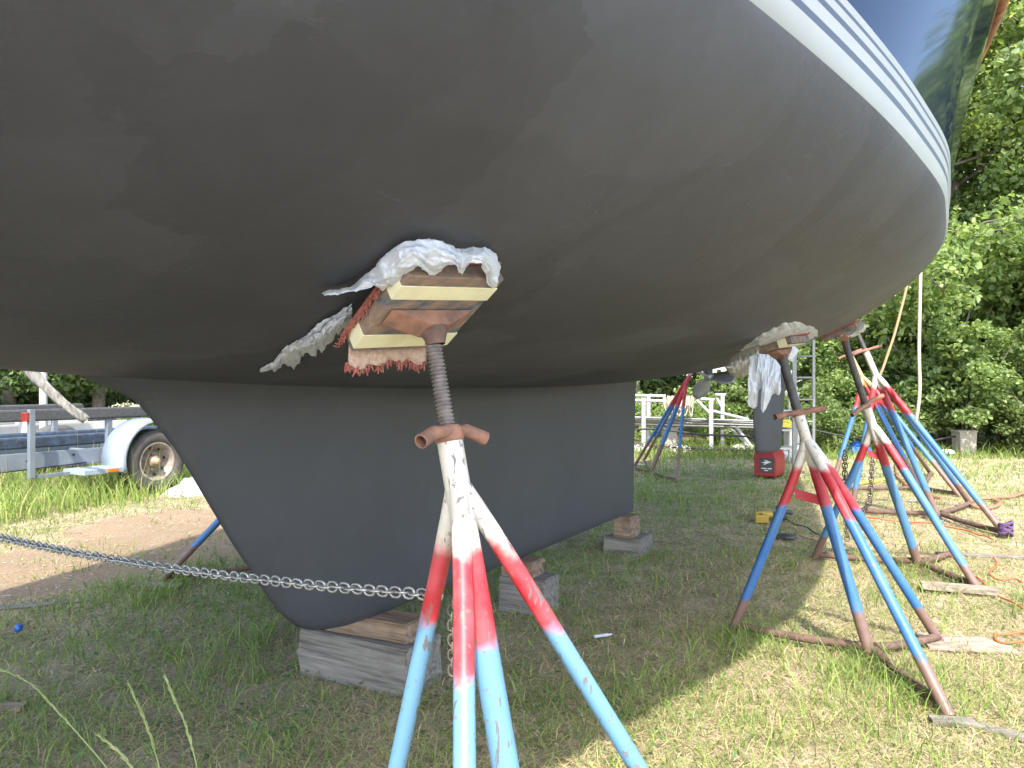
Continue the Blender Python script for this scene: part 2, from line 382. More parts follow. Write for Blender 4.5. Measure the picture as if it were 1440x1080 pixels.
def ground_mat():
    m, nt, p = newmat("dry_ground"); co = objco(nt)
    at_ = N(nt, "ShaderNodeAttribute", attribute_name='dirt')
    fine = noise(nt, co, 45, 6, .7); mid = noise(nt, co, 5, 5); big = noise(nt, co, .9, 4)
    straw = ramp(nt, fine.outputs[0], [(.25, (.165, .13, .085)), (.5, (.34, .285, .195)), (.75, (.54, .465, .33))])
    green = ramp(nt, fine.outputs[0], [(.3, (.10, .11, .04)), (.7, (.21, .22, .09))])
    g = mix(nt, ramp(nt, mid.outputs[0], [(.42, (0, 0, 0)), (.62, (.8,) * 3)]).outputs[0], straw.outputs[0], green.outputs[0])
    soil = ramp(nt, fine.outputs[0], [(.25, (.15, .11, .07)), (.55, (.27, .205, .135)), (.8, (.40, .32, .225))])
    soil2 = mix(nt, ramp(nt, mid.outputs[0], [(.4, (0, 0, 0)), (.7, (.7,) * 3)]).outputs[0], soil.outputs[0], (.24, .165, .10))
    c = mix(nt, at_.outputs['Fac'], g, soil2)
    sy = N(nt, "ShaderNodeSeparateXYZ"); nt.links.new(co, sy.inputs[0]); my = N(nt, "ShaderNodeMapRange"); nt.links.new(sy.outputs[1], my.inputs[0])
    my.inputs[1].default_value = .3; my.inputs[2].default_value = -.5
    gravel = ramp(nt, fine.outputs[0], [(.3, (.34, .33, .31)), (.6, (.56, .55, .53))])  # unseen pale ground behind the camera, added to bounce light onto the hull
    c = mix(nt, my.outputs[0], c, gravel.outputs[0])
    nt.links.new(c, p.inputs['Base Color']); p.inputs['Roughness'].default_value = 1; p.inputs['Specular IOR Level'].default_value = .1
    bump(nt, p, fine.outputs[0], .9, .02); return m
dm, pathm = dirtmask(gv[:, 0], gv[:, 1])
npmesh("ground", gv, gf, ground_mat(), {'dirt': np.clip(pathm + .35 * (dm - pathm), 0, 1)}, True, 'structure')
def gz(x, y): return float(gheight(np.array([x]), np.array([y]))[0])

# ------------------------------------------------------------------ grass
def blade_mat(name, trans=.35):
    m, nt, p = newmat(name); a = N(nt, "ShaderNodeAttribute", attribute_name='tint')
    nt.links.new(a.outputs['Color'], p.inputs['Base Color']); p.inputs['Roughness'].default_value = .6; p.inputs['Specular IOR Level'].default_value = .25
    t = N(nt, "ShaderNodeBsdfTranslucent"); nt.links.new(a.outputs['Color'], t.inputs[0])
    mx = N(nt, "ShaderNodeMixShader"); mx.inputs[0].default_value = trans
    nt.links.new(p.outputs[0], mx.inputs[1]); nt.links.new(t.outputs[0], mx.inputs[2]); nt.links.new(mx.outputs[0], nt.nodes['Material Output'].inputs[0])
    return m
M['blade'] = blade_mat("grass_blade"); 
def blades(x, y, h, wd, lean, col, nseg=3, z0=None):
    n = len(x); a = rng.random(n) * 2 * np.pi; la = rng.random(n) * 2 * np.pi
    z = gheight(x, y) if z0 is None else z0
    wx, wy = np.cos(a) * wd / 2, np.sin(a) * wd / 2
    lx, ly = np.cos(la) * lean * h, np.sin(la) * lean * h
    V = np.zeros((n, nseg * 2 + 1, 3)); C = np.zeros((n, nseg * 2 + 1, 4)); C[..., 3] = 1
    for k in range(nseg + 1):
        f = k / nseg; cx = x + lx * f**1.8; cy = y + ly * f**1.8; cz = z + h * (f - .35 * np.minimum(lean, 1.6) * f**2.2) - .006
        wt = 1 - f**1.5
        sh = 1.0 if k else .8
        if k < nseg:
            V[:, 2 * k] = np.stack([cx - wx * wt, cy - wy * wt, cz], 1); V[:, 2 * k + 1] = np.stack([cx + wx * wt, cy + wy * wt, cz], 1)
        else: V[:, 2 * k] = np.stack([cx, cy, cz], 1)
    C[..., :3] = col[:, None, :]
    q = nseg * 2 + 1; base = np.arange(n) * q
    F = []
    for k in range(nseg - 1): F.append(np.stack([base + 2 * k, base + 2 * k + 1, base + 2 * k + 3, base + 2 * k + 2], 1))
    k = nseg - 1; F.append(np.stack([base + 2 * k, base + 2 * k + 1, base + 2 * k + 2, base + 2 * k + 2], 1))
    return V.reshape(-1, 3), F, C.reshape(-1, 4)
def merge_blades(name, sets, label):
    vs = []; quads = []; tris = []; cs = []; off = 0
    for V, F, C in sets:
        for f in F[:-1]: quads.append(f + off)
        tris.append(F[-1][:, :3] + off); vs.append(V); cs.append(C); off += len(V)
    v = np.concatenate(vs); c = np.concatenate(cs); t = np.concatenate(tris)
    q = np.concatenate(quads) if quads else np.zeros((0, 4), int)
    me = bpy.data.meshes.new(name)
    me.vertices.add(len(v)); me.vertices.foreach_set('co', v.astype(np.float32).ravel())
    loops = np.concatenate([q.ravel(), t.ravel()]).astype(np.int32)
    me.loops.add(len(loops)); me.loops.foreach_set('vertex_index', loops)
    ls = np.concatenate([np.arange(len(q)) * 4, len(q) * 4 + np.arange(len(t)) * 3]).astype(np.int32)
    lt = np.concatenate([np.full(len(q), 4), np.full(len(t), 3)]).astype(np.int32)
    me.polygons.add(len(ls)); me.polygons.foreach_set('loop_start', ls); me.polygons.foreach_set('loop_total', lt)
    a = me.attributes.new('tint', 'FLOAT_COLOR', 'POINT'); a.data.foreach_set('color', c.astype(np.float32).ravel())
    me.update(calc_edges=True); me.materials.append(M['blade'])
    o = bpy.data.objects.new(name, me); COL.objects.link(o); tag(o, label, "grass", kind='stuff'); return o
def region(n, x0, x1, y0, y1):
    x = rng.uniform(x0, x1, n); y = rng.uniform(y0, y1, n)
    k = (np.abs(x) < .72 * y + .9); return x[k], y[k]
def greens(n, warm=0.5):
    a = rng.random((n, 1)); b = rng.random((n, 1))
    c = np.array([.12, .195, .040]) * (1 - a) + np.array([.27, .345, .085]) * a
    return c * (.75 + .5 * b)
def straws(n):
    a = rng.random((n, 1)); b = rng.random((n, 1))
    c = np.array([.40, .325, .205]) * (1 - a) + np.array([.72, .58, .31]) * a
    return c * (.7 + .5 * b)
def lawn():
    S = []; L = []
    for (y0, y1, dens, hs, ws, seg) in ((.7, 3.2, 4200, 1, 1, 3), (3.2, 6, 2300, 1, 1.15, 3), (6, 10, 900, 1.05, 1.6, 2), (10, 18, 330, 1.15, 2.4, 2)):
        x1 = .72 * y1 + .9; area = 2 * x1 * (y1 - y0); x, y = region(int(dens * area), -x1, x1, y0, y1)
        d, pth = dirtmask(x, y); s, t = boatst(x, y)
        g = fb(x, y, .55, 31) * .6 + fb(x, y, 2.6, 41) * .4
        lush = sstep(.40, .62, g)
        # greener on the left of the keel and far behind the boat
        lush = np.clip(lush + .55 * sstep(.5, -.8, t) + .25 * sstep(7.5, 10, y) - .38 * sstep(-.3, .6, t) * (y < 8.5), 0, 1)
        keep = rng.random(len(x)) > np.clip(pth * (.80 + .25 * (fb(x, y, 1.7, 91) < .55)) + .55 * (d - pth) , 0, .985)
        isg = rng.random(len(x)) < (.17 + .66 * lush) * (1 - .6 * (d - pth))
        a = keep & isg; n = a.sum()
        tuft = sstep(.5, .75, fb(x[a], y[a], 3.4, 77))
        h = (.04 + .085 * rng.random(n)**1.5) * (.75 + 1.25 * tuft * lush[a]) * hs
        S.append(blades(x[a], y[a], h, (.0036 + .003 * rng.random(n)) * ws, .25 + .9 * rng.random(n), greens(n), seg))
        b = keep & ~isg; n = b.sum()
        h = (.03 + .055 * rng.random(n)) * hs
        L.append(blades(x[b], y[b], h, (.0024 + .002 * rng.random(n)) * ws, .9 + 2.2 * rng.random(n), straws(n), max(2, seg - 1)))
    merge_blades("green_grass", S, "short green grass blades growing all over the yard around the boat")
    # loose dead thatch lying on the soil
    for (y0, y1, dens, ws) in ((.8, 4.5, 2600, 1), (4.5, 9, 800, 1.6)):
        x1 = .72 * y1 + .9; area = 2 * x1 * (y1 - y0); x, y = region(int(dens * area), -x1, x1, y0, y1)
        d, pth = dirtmask(x, y); k = rng.random(len(x)) > pth * .93; x, y = x[k], y[k]; n = len(x)
        a = rng.random(n) * 2 * np.pi; l = .02 + .05 * rng.random(n); z = gheight(x, y) + .004 + .012 * rng.random(n); ww = (.0016 + .0018 * rng.random(n)) * ws
        ca, sa = np.cos(a), np.sin(a); tl = rng.normal(0, .12, n) * l
        V = np.zeros((n, 5, 3))
        for j, (f, sgn) in enumerate(((-.5, -1), (-.5, 1), (.1, -1), (.1, 1), (.5, 0))):
            V[:, j] = np.stack([x + ca * l * f - sa * ww * sgn * .5, y + sa * l * f + ca * ww * sgn * .5, z + tl * f], 1)
        C = np.ones((n, 5, 4)); C[..., :3] = (straws(n) * .9)[:, None]
        b0 = np.arange(n) * 5
        L.append((V.reshape(-1, 3), [np.stack([b0, b0 + 1, b0 + 3, b0 + 2], 1), np.stack([b0 + 2, b0 + 3, b0 + 4], 1)], C.reshape(-1, 4)))
    merge_blades("dry_grass", L, "dead straw coloured grass and thatch between the green blades")
    # tall rank grass under and before the trailer
    T = []
    n = 26000; s = rng.uniform(-1.5, 7.0, n); t = rng.uniform(-9.2, -5.3, n)
    x = P0.x + U.x * s + NN.x * t; y = P0.y + U.y * s + NN.y * t
    k = (rng.random(n) < sstep(-5.2, -5.9, t + (fb(x, y, 1.3, 5) - .5) * 1.6)) & ~((np.abs(s - 3.53) < .5) & (t > -6.35) & (rng.random(n) < .75)); x, y, t = x[k], y[k], t[k]; n = len(x)
    c = greens(n) * 1.2; dry = rng.random(n) < .12; c[dry] = straws(dry.sum())
    T.append(blades(x, y, (.16 + .30 * rng.random(n)) * (.75 + .5 * fb(x, y, 2, 6)), .007 + .006 * rng.random(n), .2 + .6 * rng.random(n), c, 3))
    n = 170; s = rng.uniform(-.5, 5, n); t = rng.uniform(-7.6, -5.95, n); x = P0.x + U.x * s + NN.x * t; y = P0.y + U.y * s + NN.y * t
    c = greens(n); dry = rng.random(n) < .5; c[dry] = straws(dry.sum()); T.append(blades(x, y, .45 + .5 * rng.random(n), .006 + .005 * rng.random(n), .05 + .3 * rng.random(n), c, 3))
    # taller fringe against the wood's edge
    n = 12000; x = rng.uniform(2, 16, n); y = rng.uniform(13.2, 17, n)
    T.append(blades(x, y, .10 + .28 * rng.random(n)**2, .012 + .01 * rng.random(n), .3 + .7 * rng.random(n), greens(n), 2))
    # tufts left uncut around the stand bases
    for (px, py, m_, r_, hh) in ((1245, 950, 420, .16, .22), (1040, 905, 200, .12, .17), (1290, 810, 260, .2, .2), (1225, 1000, 300, .22, .17), (960, 955, 220, .2, .12), (900, 1010, 260, .22, .14), (1060, 900, 160, .15, .15),
                                 (430, 830, 300, .25, .10), (330, 830, 300, .3, .12), (60, 1040, 300, .25, .16), (420, 1060, 260, .25, .13), (760, 985, 260, .25, .11), (1420, 960, 200, .25, .15), (880, 780, 200, .2, .13)):
        c0 = G(px, py); x = c0.x + rng.normal(0, r_, m_); y = c0.y + rng.normal(0, r_, m_)
        T.append(blades(x, y, hh * (.4 + .6 * rng.random(m_)), .0035 + .003 * rng.random(m_), .3 + .9 * rng.random(m_), greens(m_) * 1.05, 3))
    merge_blades("tall_grass", T, "taller uncut grass under the trailer, along the woods and in tufts by the stand feet")
lawn()

# broad-leaved weeds in the shade left of the keel
def weeds():
    mb_v = []; mb_f = []; tint = []
    n = 900
    cx, cy = [], []
    for (px, py, r_, k) in ((415, 800, .35, 300), (380, 840, .35, 260), (330, 1010, .3, 120), (450, 1030, .3, 110), (880, 990, .25, 90), (700, 1010, .3, 90), (170, 900, .4, 130)):
        c = G(px, py); cx.append(c.x + rng.normal(0, r_, k)); cy.append(c.y + rng.normal(0, r_ * .8, k))
    x = np.concatenate(cx); y = np.concatenate(cy); n = len(x)
    z = gheight(x, y) + .015 + .05 * rng.random(n); a = rng.random(n) * 6.28; l = .012 + .014 * rng.random(n); tilt = rng.normal(0, .35, n)
    V = np.zeros((n, 6, 3)); ca, sa = np.cos(a), np.sin(a)
    for j, (f, g) in enumerate(((-.5, 0), (-.15, .38), (.25, .36), (.5, 0), (.25, -.36), (-.15, -.38))):
        V[:, j] = np.stack([x + ca * l * f - sa * l * g, y + sa * l * f + ca * l * g, z + tilt * l * f + abs(g) * l * .3], 1)
    c = np.ones((n, 6, 4)); c[..., :3] = (np.array([.10, .17, .07]) * (.7 + .6 * rng.random((n, 1))))[:, None]
    b0 = np.arange(n) * 6
    f = np.concatenate([np.stack([b0, b0 + 1, b0 + 2, b0 + 3], 1), np.stack([b0, b0 + 3, b0 + 4, b0 + 5], 1)])
    o = npmesh("weeds", V.reshape(-1, 3), f, M['blade'], {'tint': c.reshape(-1, 4)}, False, 'stuff')
    tag(o, "low broad leaved weeds and clover in the grass beside the keel", "weeds")
weeds()

def pebbles():
    n = 2600; s = rng.uniform(-2.5, 6, n); t = rng.uniform(-5.0, -2.4, n); x = P0.x + U.x * s + NN.x * t; y = P0.y + U.y * s + NN.y * t
    x2, y2 = region(1400, -6, 6, 1.8, 7); x = np.concatenate([x, x2]); y = np.concatenate([y, y2]); n = len(x)
    r_ = .004 + .012 * rng.random(n)**3; z = gheight(x, y)
    o8 = np.array([[1, 0, 0], [-1, 0, 0], [0, 1, 0], [0, -1, 0], [0, 0, 1], [0, 0, -1]], float)
    V = (o8[None] * (.6 + .6 * rng.random((n, 6, 1)))) * r_[:, None, None] * np.array([1.2, 1, .7]) + np.stack([x, y, z + r_ * .25], 1)[:, None]
    f8 = np.array([[0, 2, 4], [2, 1, 4], [1, 3, 4], [3, 0, 4], [2, 0, 5], [1, 2, 5], [3, 1, 5], [0, 3, 5]])
    F = (np.arange(n)[:, None, None] * 6 + f8[None]).reshape(-1, 3)
    o = npmesh("gravel", V.reshape(-1, 3), F, simple("pebble_grey", (.34, .29, .23), .9, c2=(.17, .14, .11), sc_=3), None, False, 'stuff'); tag(o, "small loose pebbles and clods scattered on the dirt track and worn grass", "gravel")
pebbles()

# ------------------------------------------------------------------ the sailboat
KS = [-5.4, -4.4, -3.4, -2.4, -1.4, -.6, .2, 1, 2, 3, 4, 5.5, 7, 8.5, 10]
fb_ = pch(KS, [.03, .50, .98, 1.40, 1.72, 1.91, 2.05, 2.128, 2.118, 2.01, 1.84, 1.53, 1.20, .92, .7])
fzb = pch(KS, [2.05, 1.80, 1.60, 1.45, 1.35, 1.30, 1.28, 1.278, 1.285, 1.32, 1.39, 1.57, 1.78, 1.98, 2.18])
fzc = pch(KS, [2.30, 2.2, 2.12, 2.07, 2.04, 2.03, 2.02, 2.02, 2.04, 2.08, 2.13, 2.22, 2.32, 2.42, 2.54])
fp = pch(KS, [1.4, 1.45, 1.5, 1.55, 1.62, 1.66, 1.66, 1.66, 1.65, 1.65, 1.65, 1.65, 1.7, 1.75, 1.75])
fsh = pch([-5.4, -1, 3, 7, 10], [3.5, 3.3, 3.16, 3.14, 3.2])
def hull_mesh():
    ss = np.linspace(-5.4, 10, 150); lo = 40; up = 16
    rows = []
    for s in ss:
        b, zb, zc, p, zs = [float(f(s)) for f in (fb_, fzb, fzc, fp, fsh)]
        half = []
        for q in np.linspace(0, 1, lo):
            a = q * math.pi / 2; half.append((b * max(math.sin(a), 0)**(2 / p), zc - (zc - zb) * max(math.cos(a), 0)**(2 / p)))
        for q in np.linspace(0, 1, up + 1)[1:]:
            z = zc + (zs - zc) * q; half.append((b + .17 * ((z - zc) / .9)**1.5, z))
        full = [(-t, z) for t, z in half[::-1]] + half[1:]
        rows.append([B(s, t, z) for t, z in full])
    return rows
rows = hull_mesh(); mcol = len(rows[0])
hv = [p for r in rows for p in r]
hf = [(i * mcol + j, i * mcol + j + 1, (i + 1) * mcol + j + 1, (i + 1) * mcol + j) for i in range(len(rows) - 1) for j in range(mcol - 1)]
hf.append(tuple(range((len(rows) - 1) * mcol, len(rows) * mcol)))       # transom
BVH = BVHTree.FromPolygons(hv, hf)
camp = Vector((0, 0, CAM_H))
def hit(px, py):
    d = Vector(((px - 720) / FPX, 1, -(py - 540) / FPX)).normalized()
    loc, nrm, i, dist = BVH.ray_cast(camp, d)
    if loc is None: return None, None
    if nrm.dot(d) > 0: nrm = -nrm
    return loc, nrm
boat = empty("sailboat", B(1.2, 0, 0.30), "large sailing yacht on stands with black bottom paint, white stripes and navy topsides", "sailboat")
def split_hull():
    bm = bmesh.new(); vs = [bm.verts.new(v) for v in hv]; bm.verts.ensure_lookup_table()
    for f in hf:
        try: bm.faces.new([vs[i] for i in f])
        except ValueError: pass
    bmesh.ops.recalc_face_normals(bm, faces=bm.faces)
    Z = [1.988, 2.040, 2.058, 2.088, 2.103, 2.122, 2.131, 2.149]
    for z in Z:
        bmesh.ops.bisect_plane(bm, geom=bm.verts[:] + bm.edges[:] + bm.faces[:], plane_co=(0, 0, z), plane_no=(0, 0, 1))
    bm.normal_update(); bm.verts.index_update()
    def band(f):
        z = f.calc_center_median().z
        for i, zz in enumerate(Z):
            if z < zz: return i
        return 8
    groups = {}
    for f in bm.faces:
        i = band(f)
        if len(f.verts) > 20: i = 8
        k = 'bottom' if i == 0 else ('top' if i == 8 else 'gap%d' % i if i in (2, 4, 6) else 'st%d' % i)
        groups.setdefault(k, []).append(f)
    for k, fs in groups.items():
        idx = {}; V = []; Nn = []; Fs = []
        for f in fs:
            q = []
            for v in f.verts:
                if v.index not in idx: idx[v.index] = len(V); V.append(v.co - boat.location); Nn.append(v.normal.copy())
                q.append(idx[v.index])
            Fs.append(q)
        nm = {'bottom': 'hull_bottom', 'top': 'topside'}.get(k, 'stripe_gap' if k[:3] == 'gap' else 'boot_stripe')
        me = bpy.data.meshes.new(nm); me.from_pydata([tuple(v) for v in V], [], Fs)
        me.polygons.foreach_set('use_smooth', [True] * len(Fs)); me.update()
        me.normals_split_custom_set_from_vertices([tuple(x) for x in Nn])
        me.materials.append(M['bottom'] if k == 'bottom' else M['navy'] if k == 'top' else M['gap'] if k[:3] == 'gap' else M['stripe'])
        o = bpy.data.objects.new(nm, me); COL.objects.link(o); o.parent = boat
        if k == 'bottom': o['label'] = "matt black bottom paint with visible roller passes"
        if k == 'top': o['label'] = "glossy navy topside reflecting the trees"
        if nm == 'boot_stripe': o['label'] = "white waterline stripe, the widest" if k == 'st1' else "thin white waterline stripe"
    bm.free()
split_hull()
# deck and toe rail
mb = MB(boat.location); dk = []
for s in np.linspace(-5.3, 9.95, 60):
    b, zc, zs = float(fb_(s)), float(fzc(s)), float(fsh(s)); h = b + .17 * ((zs - zc) / .9)**1.5
    dk.append([B(s, h * f, zs - .01 + .06 * (1 - f * f)) for f in (-1, -.6, 0, .6, 1)])
mb.grid(dk).build("deck", M['deckm'], boat)
mb = MB(boat.location)
for sg in (-1, 1):
    mb.tube([B(s, sg * (float(fb_(s)) + .17 * ((float(fsh(s)) - float(fzc(s))) / .9)**1.5 + .01), float(fsh(s)) + .012) for s in np.linspace(-5.35, 9.98, 70)], .034, 8)
mb.build("toe_rail", M['teak'], boat)
# keel
def foil_section(sle, ste, th, z, t0, n=44):
    c = ste - sle; out = []
    for k in range(n):
        a = 2 * math.pi * k / n; x = (1 - math.cos(a)) / 2 if True else 0
        y = 5 * (.2969 * math.sqrt(x) - .126 * x - .3516 * x**2 + .2843 * x**3 - .1015 * x**4) * th / .5 * .5
        y += .012 * x
        out.append(B(sle + c * x, t0 + (y if a < math.pi else -y), z))
    return out
def loft(mb, secs, cap0=True, cap1=True):
    n = len(secs[0]); vs = [p for s in secs for p in s]; fs = []
    for i in range(len(secs) - 1):
        for k in range(n): fs.append((i * n + k, i * n + (k + 1) % n, (i + 1) * n + (k + 1) % n, (i + 1) * n + k))
    mb.add(vs, fs)
    if cap0: mb.add(secs[0], [tuple(range(n))], False)
    if cap1: mb.add(secs[-1], [tuple(range(n))[::-1]], False)
zle = pch([.30, .312, .333, .41, .456, .57, .694, .868, 1.19, 1.256, 1.287, 1.36], [.06, -.03, -.116, -.25, -.30, -.382, -.475, -.589, -.822, -.89, -.955, -1.14])
zth = pch([.30, .32, .36, .5, 1.0, 1.17, 1.24, 1.28, 1.36], [.055, .085, .105, .118, .142, .16, .19, .26, .42])
secs = [foil_section(float(zle(z)), 3.36 + .06 * (z - .3) + .10 * max(0, (z - 1.2)) , float(zth(z)), z, -.04) for z in (.30, .306, .318, .34, .37, .41, .46, .52, .62, .75, .9, 1.02, 1.1, 1.16, 1.2, 1.235, 1.26, 1.285, 1.32, 1.36)]
mb = MB(boat.location); loft(mb, secs); mb.build("keel", M['keel'], boat)
# rudder, turned a little
mb = MB(boat.location); pv = B(8.0, 0, 0); ra = R(-19)
def rot_about(p): 
    d = p - pv; return Vector((pv.x + d.x * math.cos(ra) - d.y * math.sin(ra), pv.y + d.x * math.sin(ra) + d.y * math.cos(ra), p.z))
secs = []
for z, a, b_, th in ((.40, 7.93, 8.36, .03), (.41, 7.88, 8.42, .05), (.45, 7.84, 8.47, .06), (.8, 7.80, 8.52, .065), (1.3, 7.78, 8.58, .07), (1.86, 7.76, 8.62, .075), (2.02, 7.76, 8.62, .075)):
    secs.append([rot_about(p) for p in foil_section(a, b_, th, z, 0, 28)])
loft(mb, secs); mb.build("rudder", M['bottom'], boat)
# propeller and its strut
prop = MB(boat.location); hubp = B(5.55, -.02, 1.375)
prop.lathe([(.0, -.09), (.03, -.085), (.042, -.05), (.045, .04), (.03, .09), (0, .11)], hubp, U, 16)
po = prop.build("propeller", M['bronze'], boat)
for k, a in enumerate((R(215), R(95), R(-25))):
    mbb = MB(boat.location); r1 = NN * math.cos(a - R(90)) + Vector((0, 0, 1)) * math.sin(a - R(90))
    # a: clock angle; blade is a twisted leaf
    e = Vector((0, 0, 1)).cross(U); r1 = (NN * math.sin(a) + Vector((0, 0, 1)) * math.cos(a)).normalized(); c1 = r1.cross(U).normalized()
    rws = []
    for i in range(9):
        f = i / 8; wdt = .085 * math.sin(math.pi * (.12 + .82 * f))**.7; tw = R(58 - 35 * f)
        d = (c1 * math.cos(tw) + U * math.sin(tw))
        rws.append([hubp + r1 * (.03 + .235 * f) + d * wdt * g for g in (-1, -.5, 0, .5, 1)])
    mbb.grid(rws); ob = mbb.build("blade", M['bronze'], po)
    sm = ob.modifiers.new("s", 'SOLIDIFY'); sm.thickness = .008
mb = MB(boat.location)
mb.prism([B(5.42, -.035, 1.4), B(5.62, -.035, 1.4), B(5.62, -.035, 1.62), B(5.35, -.035, 1.6)], NN * .03); mb.build("strut", M['bottom'], boat)
mb = MB(boat.location); mb.tube([B(4.3, -.02, 1.50), hubp], .016, 10); mb.build("propeller_shaft", M['bronze'], boat)

# ------------------------------------------------------------------ jack stands
def frame_from(nrm, along, spin):
    z = nrm.normalized(); x = (along - z * along.dot(z)).normalized(); y = z.cross(x)
    m = Matrix((x, y, z)).transposed(); return m @ Matrix.Rotation(spin, 3, 'Z')
STAND_GROUP = "steel jack stands propping the hull"
def stand(hub, feet, padp, padn, label, apex_z, neck_z, mats, screw_mat, threaded=False, pr=.028, lr=.021, pad=(.30, .27), spin=R(12), hang=R(20), brace=True, bf=.20, bars=True, detail=True, wing=.12, tapes=True, carpet=True, tilt=0.0, droop=0.0):
    hub = Vector(hub); hub.z = 0
    if tilt:
        q_ = Matrix.Rotation(tilt, 3, U) @ padn; padn = q_ if q_.z > padn.z else Matrix.Rotation(-tilt, 3, U) @ padn
        padp = padp + padn * .03
    root = empty("jack_stand", hub, label, "boat stand", STAND_GROUP)
    o = hub
    padc = padp + padn * .05                      # underside of the pad
    ax = (padc - hub).normalized(); L = (padc - hub).length
    def on(z): return hub + ax * (z / ax.z)
    mb = MB(o); mb.tube([hub + ax * .0, on(apex_z * .5), on(neck_z)], [pr, pr, pr], 20); mb.build("post", mats, root)
    apx = on(apex_z)
    for f in feet:
        f = Vector(f); f.z = 0.012 + gz(f.x, f.y)
        d = (f - apx); dh = Vector((d.x, d.y, 0)).normalized(); side = (dh - ax * dh.dot(ax)).normalized()
        top = on(apex_z + .075) + side * (pr * .35); mid = apx + side * (pr + lr * .9) - ax * .0
        pts = []
        for t in np.linspace(0, 1, 8):      # smooth bend into the straight leg
            a = top.lerp(mid, t); bq = mid.lerp(f, t * .25); pts.append(a.lerp(bq, t))
        pts += [mid.lerp(f, .45), mid.lerp(f, .7), f]
        MB(o).tube(pts, lr, 16).build("leg", mats, root)
    if bars:
        for f in feet:
            f = Vector(f); z = .03
            a = Vector((hub.x, hub.y, z + .02)); c = Vector((f.x, f.y, z + .015 + gz(f.x, f.y)))
            MB(o).tube([a.lerp(c, .06), a.lerp(c, .35) + Vector((0, 0, -.012)), a.lerp(c, .7) + Vector((0, 0, -.01)), a.lerp(c, .97)], lr * .85, 12).build("base_bar", M['rust'], root)
    if brace:
        zb_ = apex_z * .83
        f = Vector(feet[0]); a = apx.lerp(Vector((f.x, f.y, 0)), bf); c = on(a.z - .03)
        mb = MB(o); d = c - a; up = Vector((0, 0, .045)); sd = d.cross(up).normalized() * .006
        mb.prism([a - up / 2 - sd, c - up / 2 - sd, c + up / 2 - sd, a + up / 2 - sd], sd * 2); mb.build("brace", mats, root)
    # screw
    top = padc - ax * .03
    l0 = on(neck_z - .05)
    if threaded:
        prof = []; n = int((top - l0).length / .0085); hL = (top - l0).length
        for i in range(n):
            h0 = hL * i / n; dh_ = hL / n
            prof += [(.0142, h0), (.0186, h0 + dh_ * .28), (.0186, h0 + dh_ * .58), (.0142, h0 + dh_ * .86)]
        MB(o).lathe([(0, 0)] + prof + [(0, hL)], l0, ax, 20).build("screw", screw_mat, root)
    else:
        MB(o).tube([l0, top], .023, 14).build("screw", screw_mat, root)
    # nut with two pipe handles
    nk = on(neck_z); hs = Vector((math.cos(hang), math.sin(hang), 0)); hs = (hs - ax * hs.dot(ax)).normalized()
    mb = MB(o); mb.lathe([(pr * .8, -.004), (pr * 1.12, 0), (pr * 1.16, .012), (pr * 1.02, .03), (pr * .86, .034)], nk, ax, 20)
    nut = mb.build("nut", M['rust_orange'], root)
    for sg in (1, -1):
        a = nk + ax * .020; sd = ax.cross(hs)
        pts = [a + sd * .026 + hs * sg * -.012, a + sd * .026 * (.8) + hs * sg * .02, a + hs * sg * wing * .55 + sd * -.0, a + hs * sg * wing - ax * (.004 + droop) - sd * .012]
        if sg == -1: pts = [a - sd * .02 + hs * .012, a - sd * .018 - hs * .02, a - hs * wing * .55 - sd * .012, a - hs * wing - sd * .02 - ax * (.006 + droop * .5)]
        MB(o).tube(pts, [.010, .0125, .0155, .016], 16, hollow=.80).build("handle", M['rust_orange'], nut)
    # bracket under the pad
    Mx = frame_from(padn, U, spin)
    bt = padp + padn * (.05 + 0.0); mb = MB(o)
    wt, wb, hh, dp = pad[0] * .86, .060, .040, .05
    X, Y, Zv = Mx.col[0], Mx.col[1], Mx.col[2]
    q = [bt - X * wt / 2 + Zv * .002, bt + X * wt / 2 + Zv * .002, bt + X * wb / 2 + Zv * hh, bt - X * wb / 2 + Zv * hh]
    mb.prism([p_ - Y * dp / 2 for p_ in q], Y * dp); mb.build("bracket", M['rust_orange'], root)
    MB(o).lathe([(.02, 0), (.028, .002), (.030, .016), (.024, .03), (.0205, .042)], bt + Zv * (hh - .012), -ax * 1.0, 16).build("swivel_cup", M['rust'], root)
    # pad: board, tape, carpet
    bo = MB(o).box(padp + padn * .030, (pad[0], pad[1], .036), Mx, .003).build("pad_board", M['ply'], root)
    if tapes:
        for yy, ww in ((.30, .045), (-.36, .05)):
            MB(o).box(padp + padn * .030 + Y * yy * pad[1], (pad[0] + .004, ww, .040), Mx, .001).build("tape_band", M['tape'], bo)
    if carpet:
        cm = MB(o).box(padp + padn * .004, (pad[0] + .015, pad[1] + .02, .012), Mx, .003).build("carpet", M['carpet'], bo)
    return root, Mx, bo, padp, padn

M['stand_first'] = paint("stand_paint_faded", .95, .765, -.2, faded=.8, seed=1.3, chips=.60)
M['stand_blue'] = paint("stand_paint", .885, .69, .19, seed=2.2, chips=.72)
M['stand_third'] = paint("stand_paint_pale", .90, .735, .17, seed=4.1, chips=.72, faded=.35)
M['stand_white'] = paint("stand_paint_white_neck", 1.27, 1.02, .25, seed=6.2, chips=.72, faded=.2)
M['stand_port'] = paint("stand_paint_port", .98, .72, .24, seed=8.2, chips=.70)  # same paint colours as the others, with its own band heights
M['stand_tan'] = paint("stand_paint_rusty_neck", 1.27, 1.02, .4, seed=9.2, chips=.70, neck=(.42, .24, .10))
M['stand_dark'] = paint("stand_paint_dark_red", 1.42, 1.0, .45, seed=3.2, chips=.72)

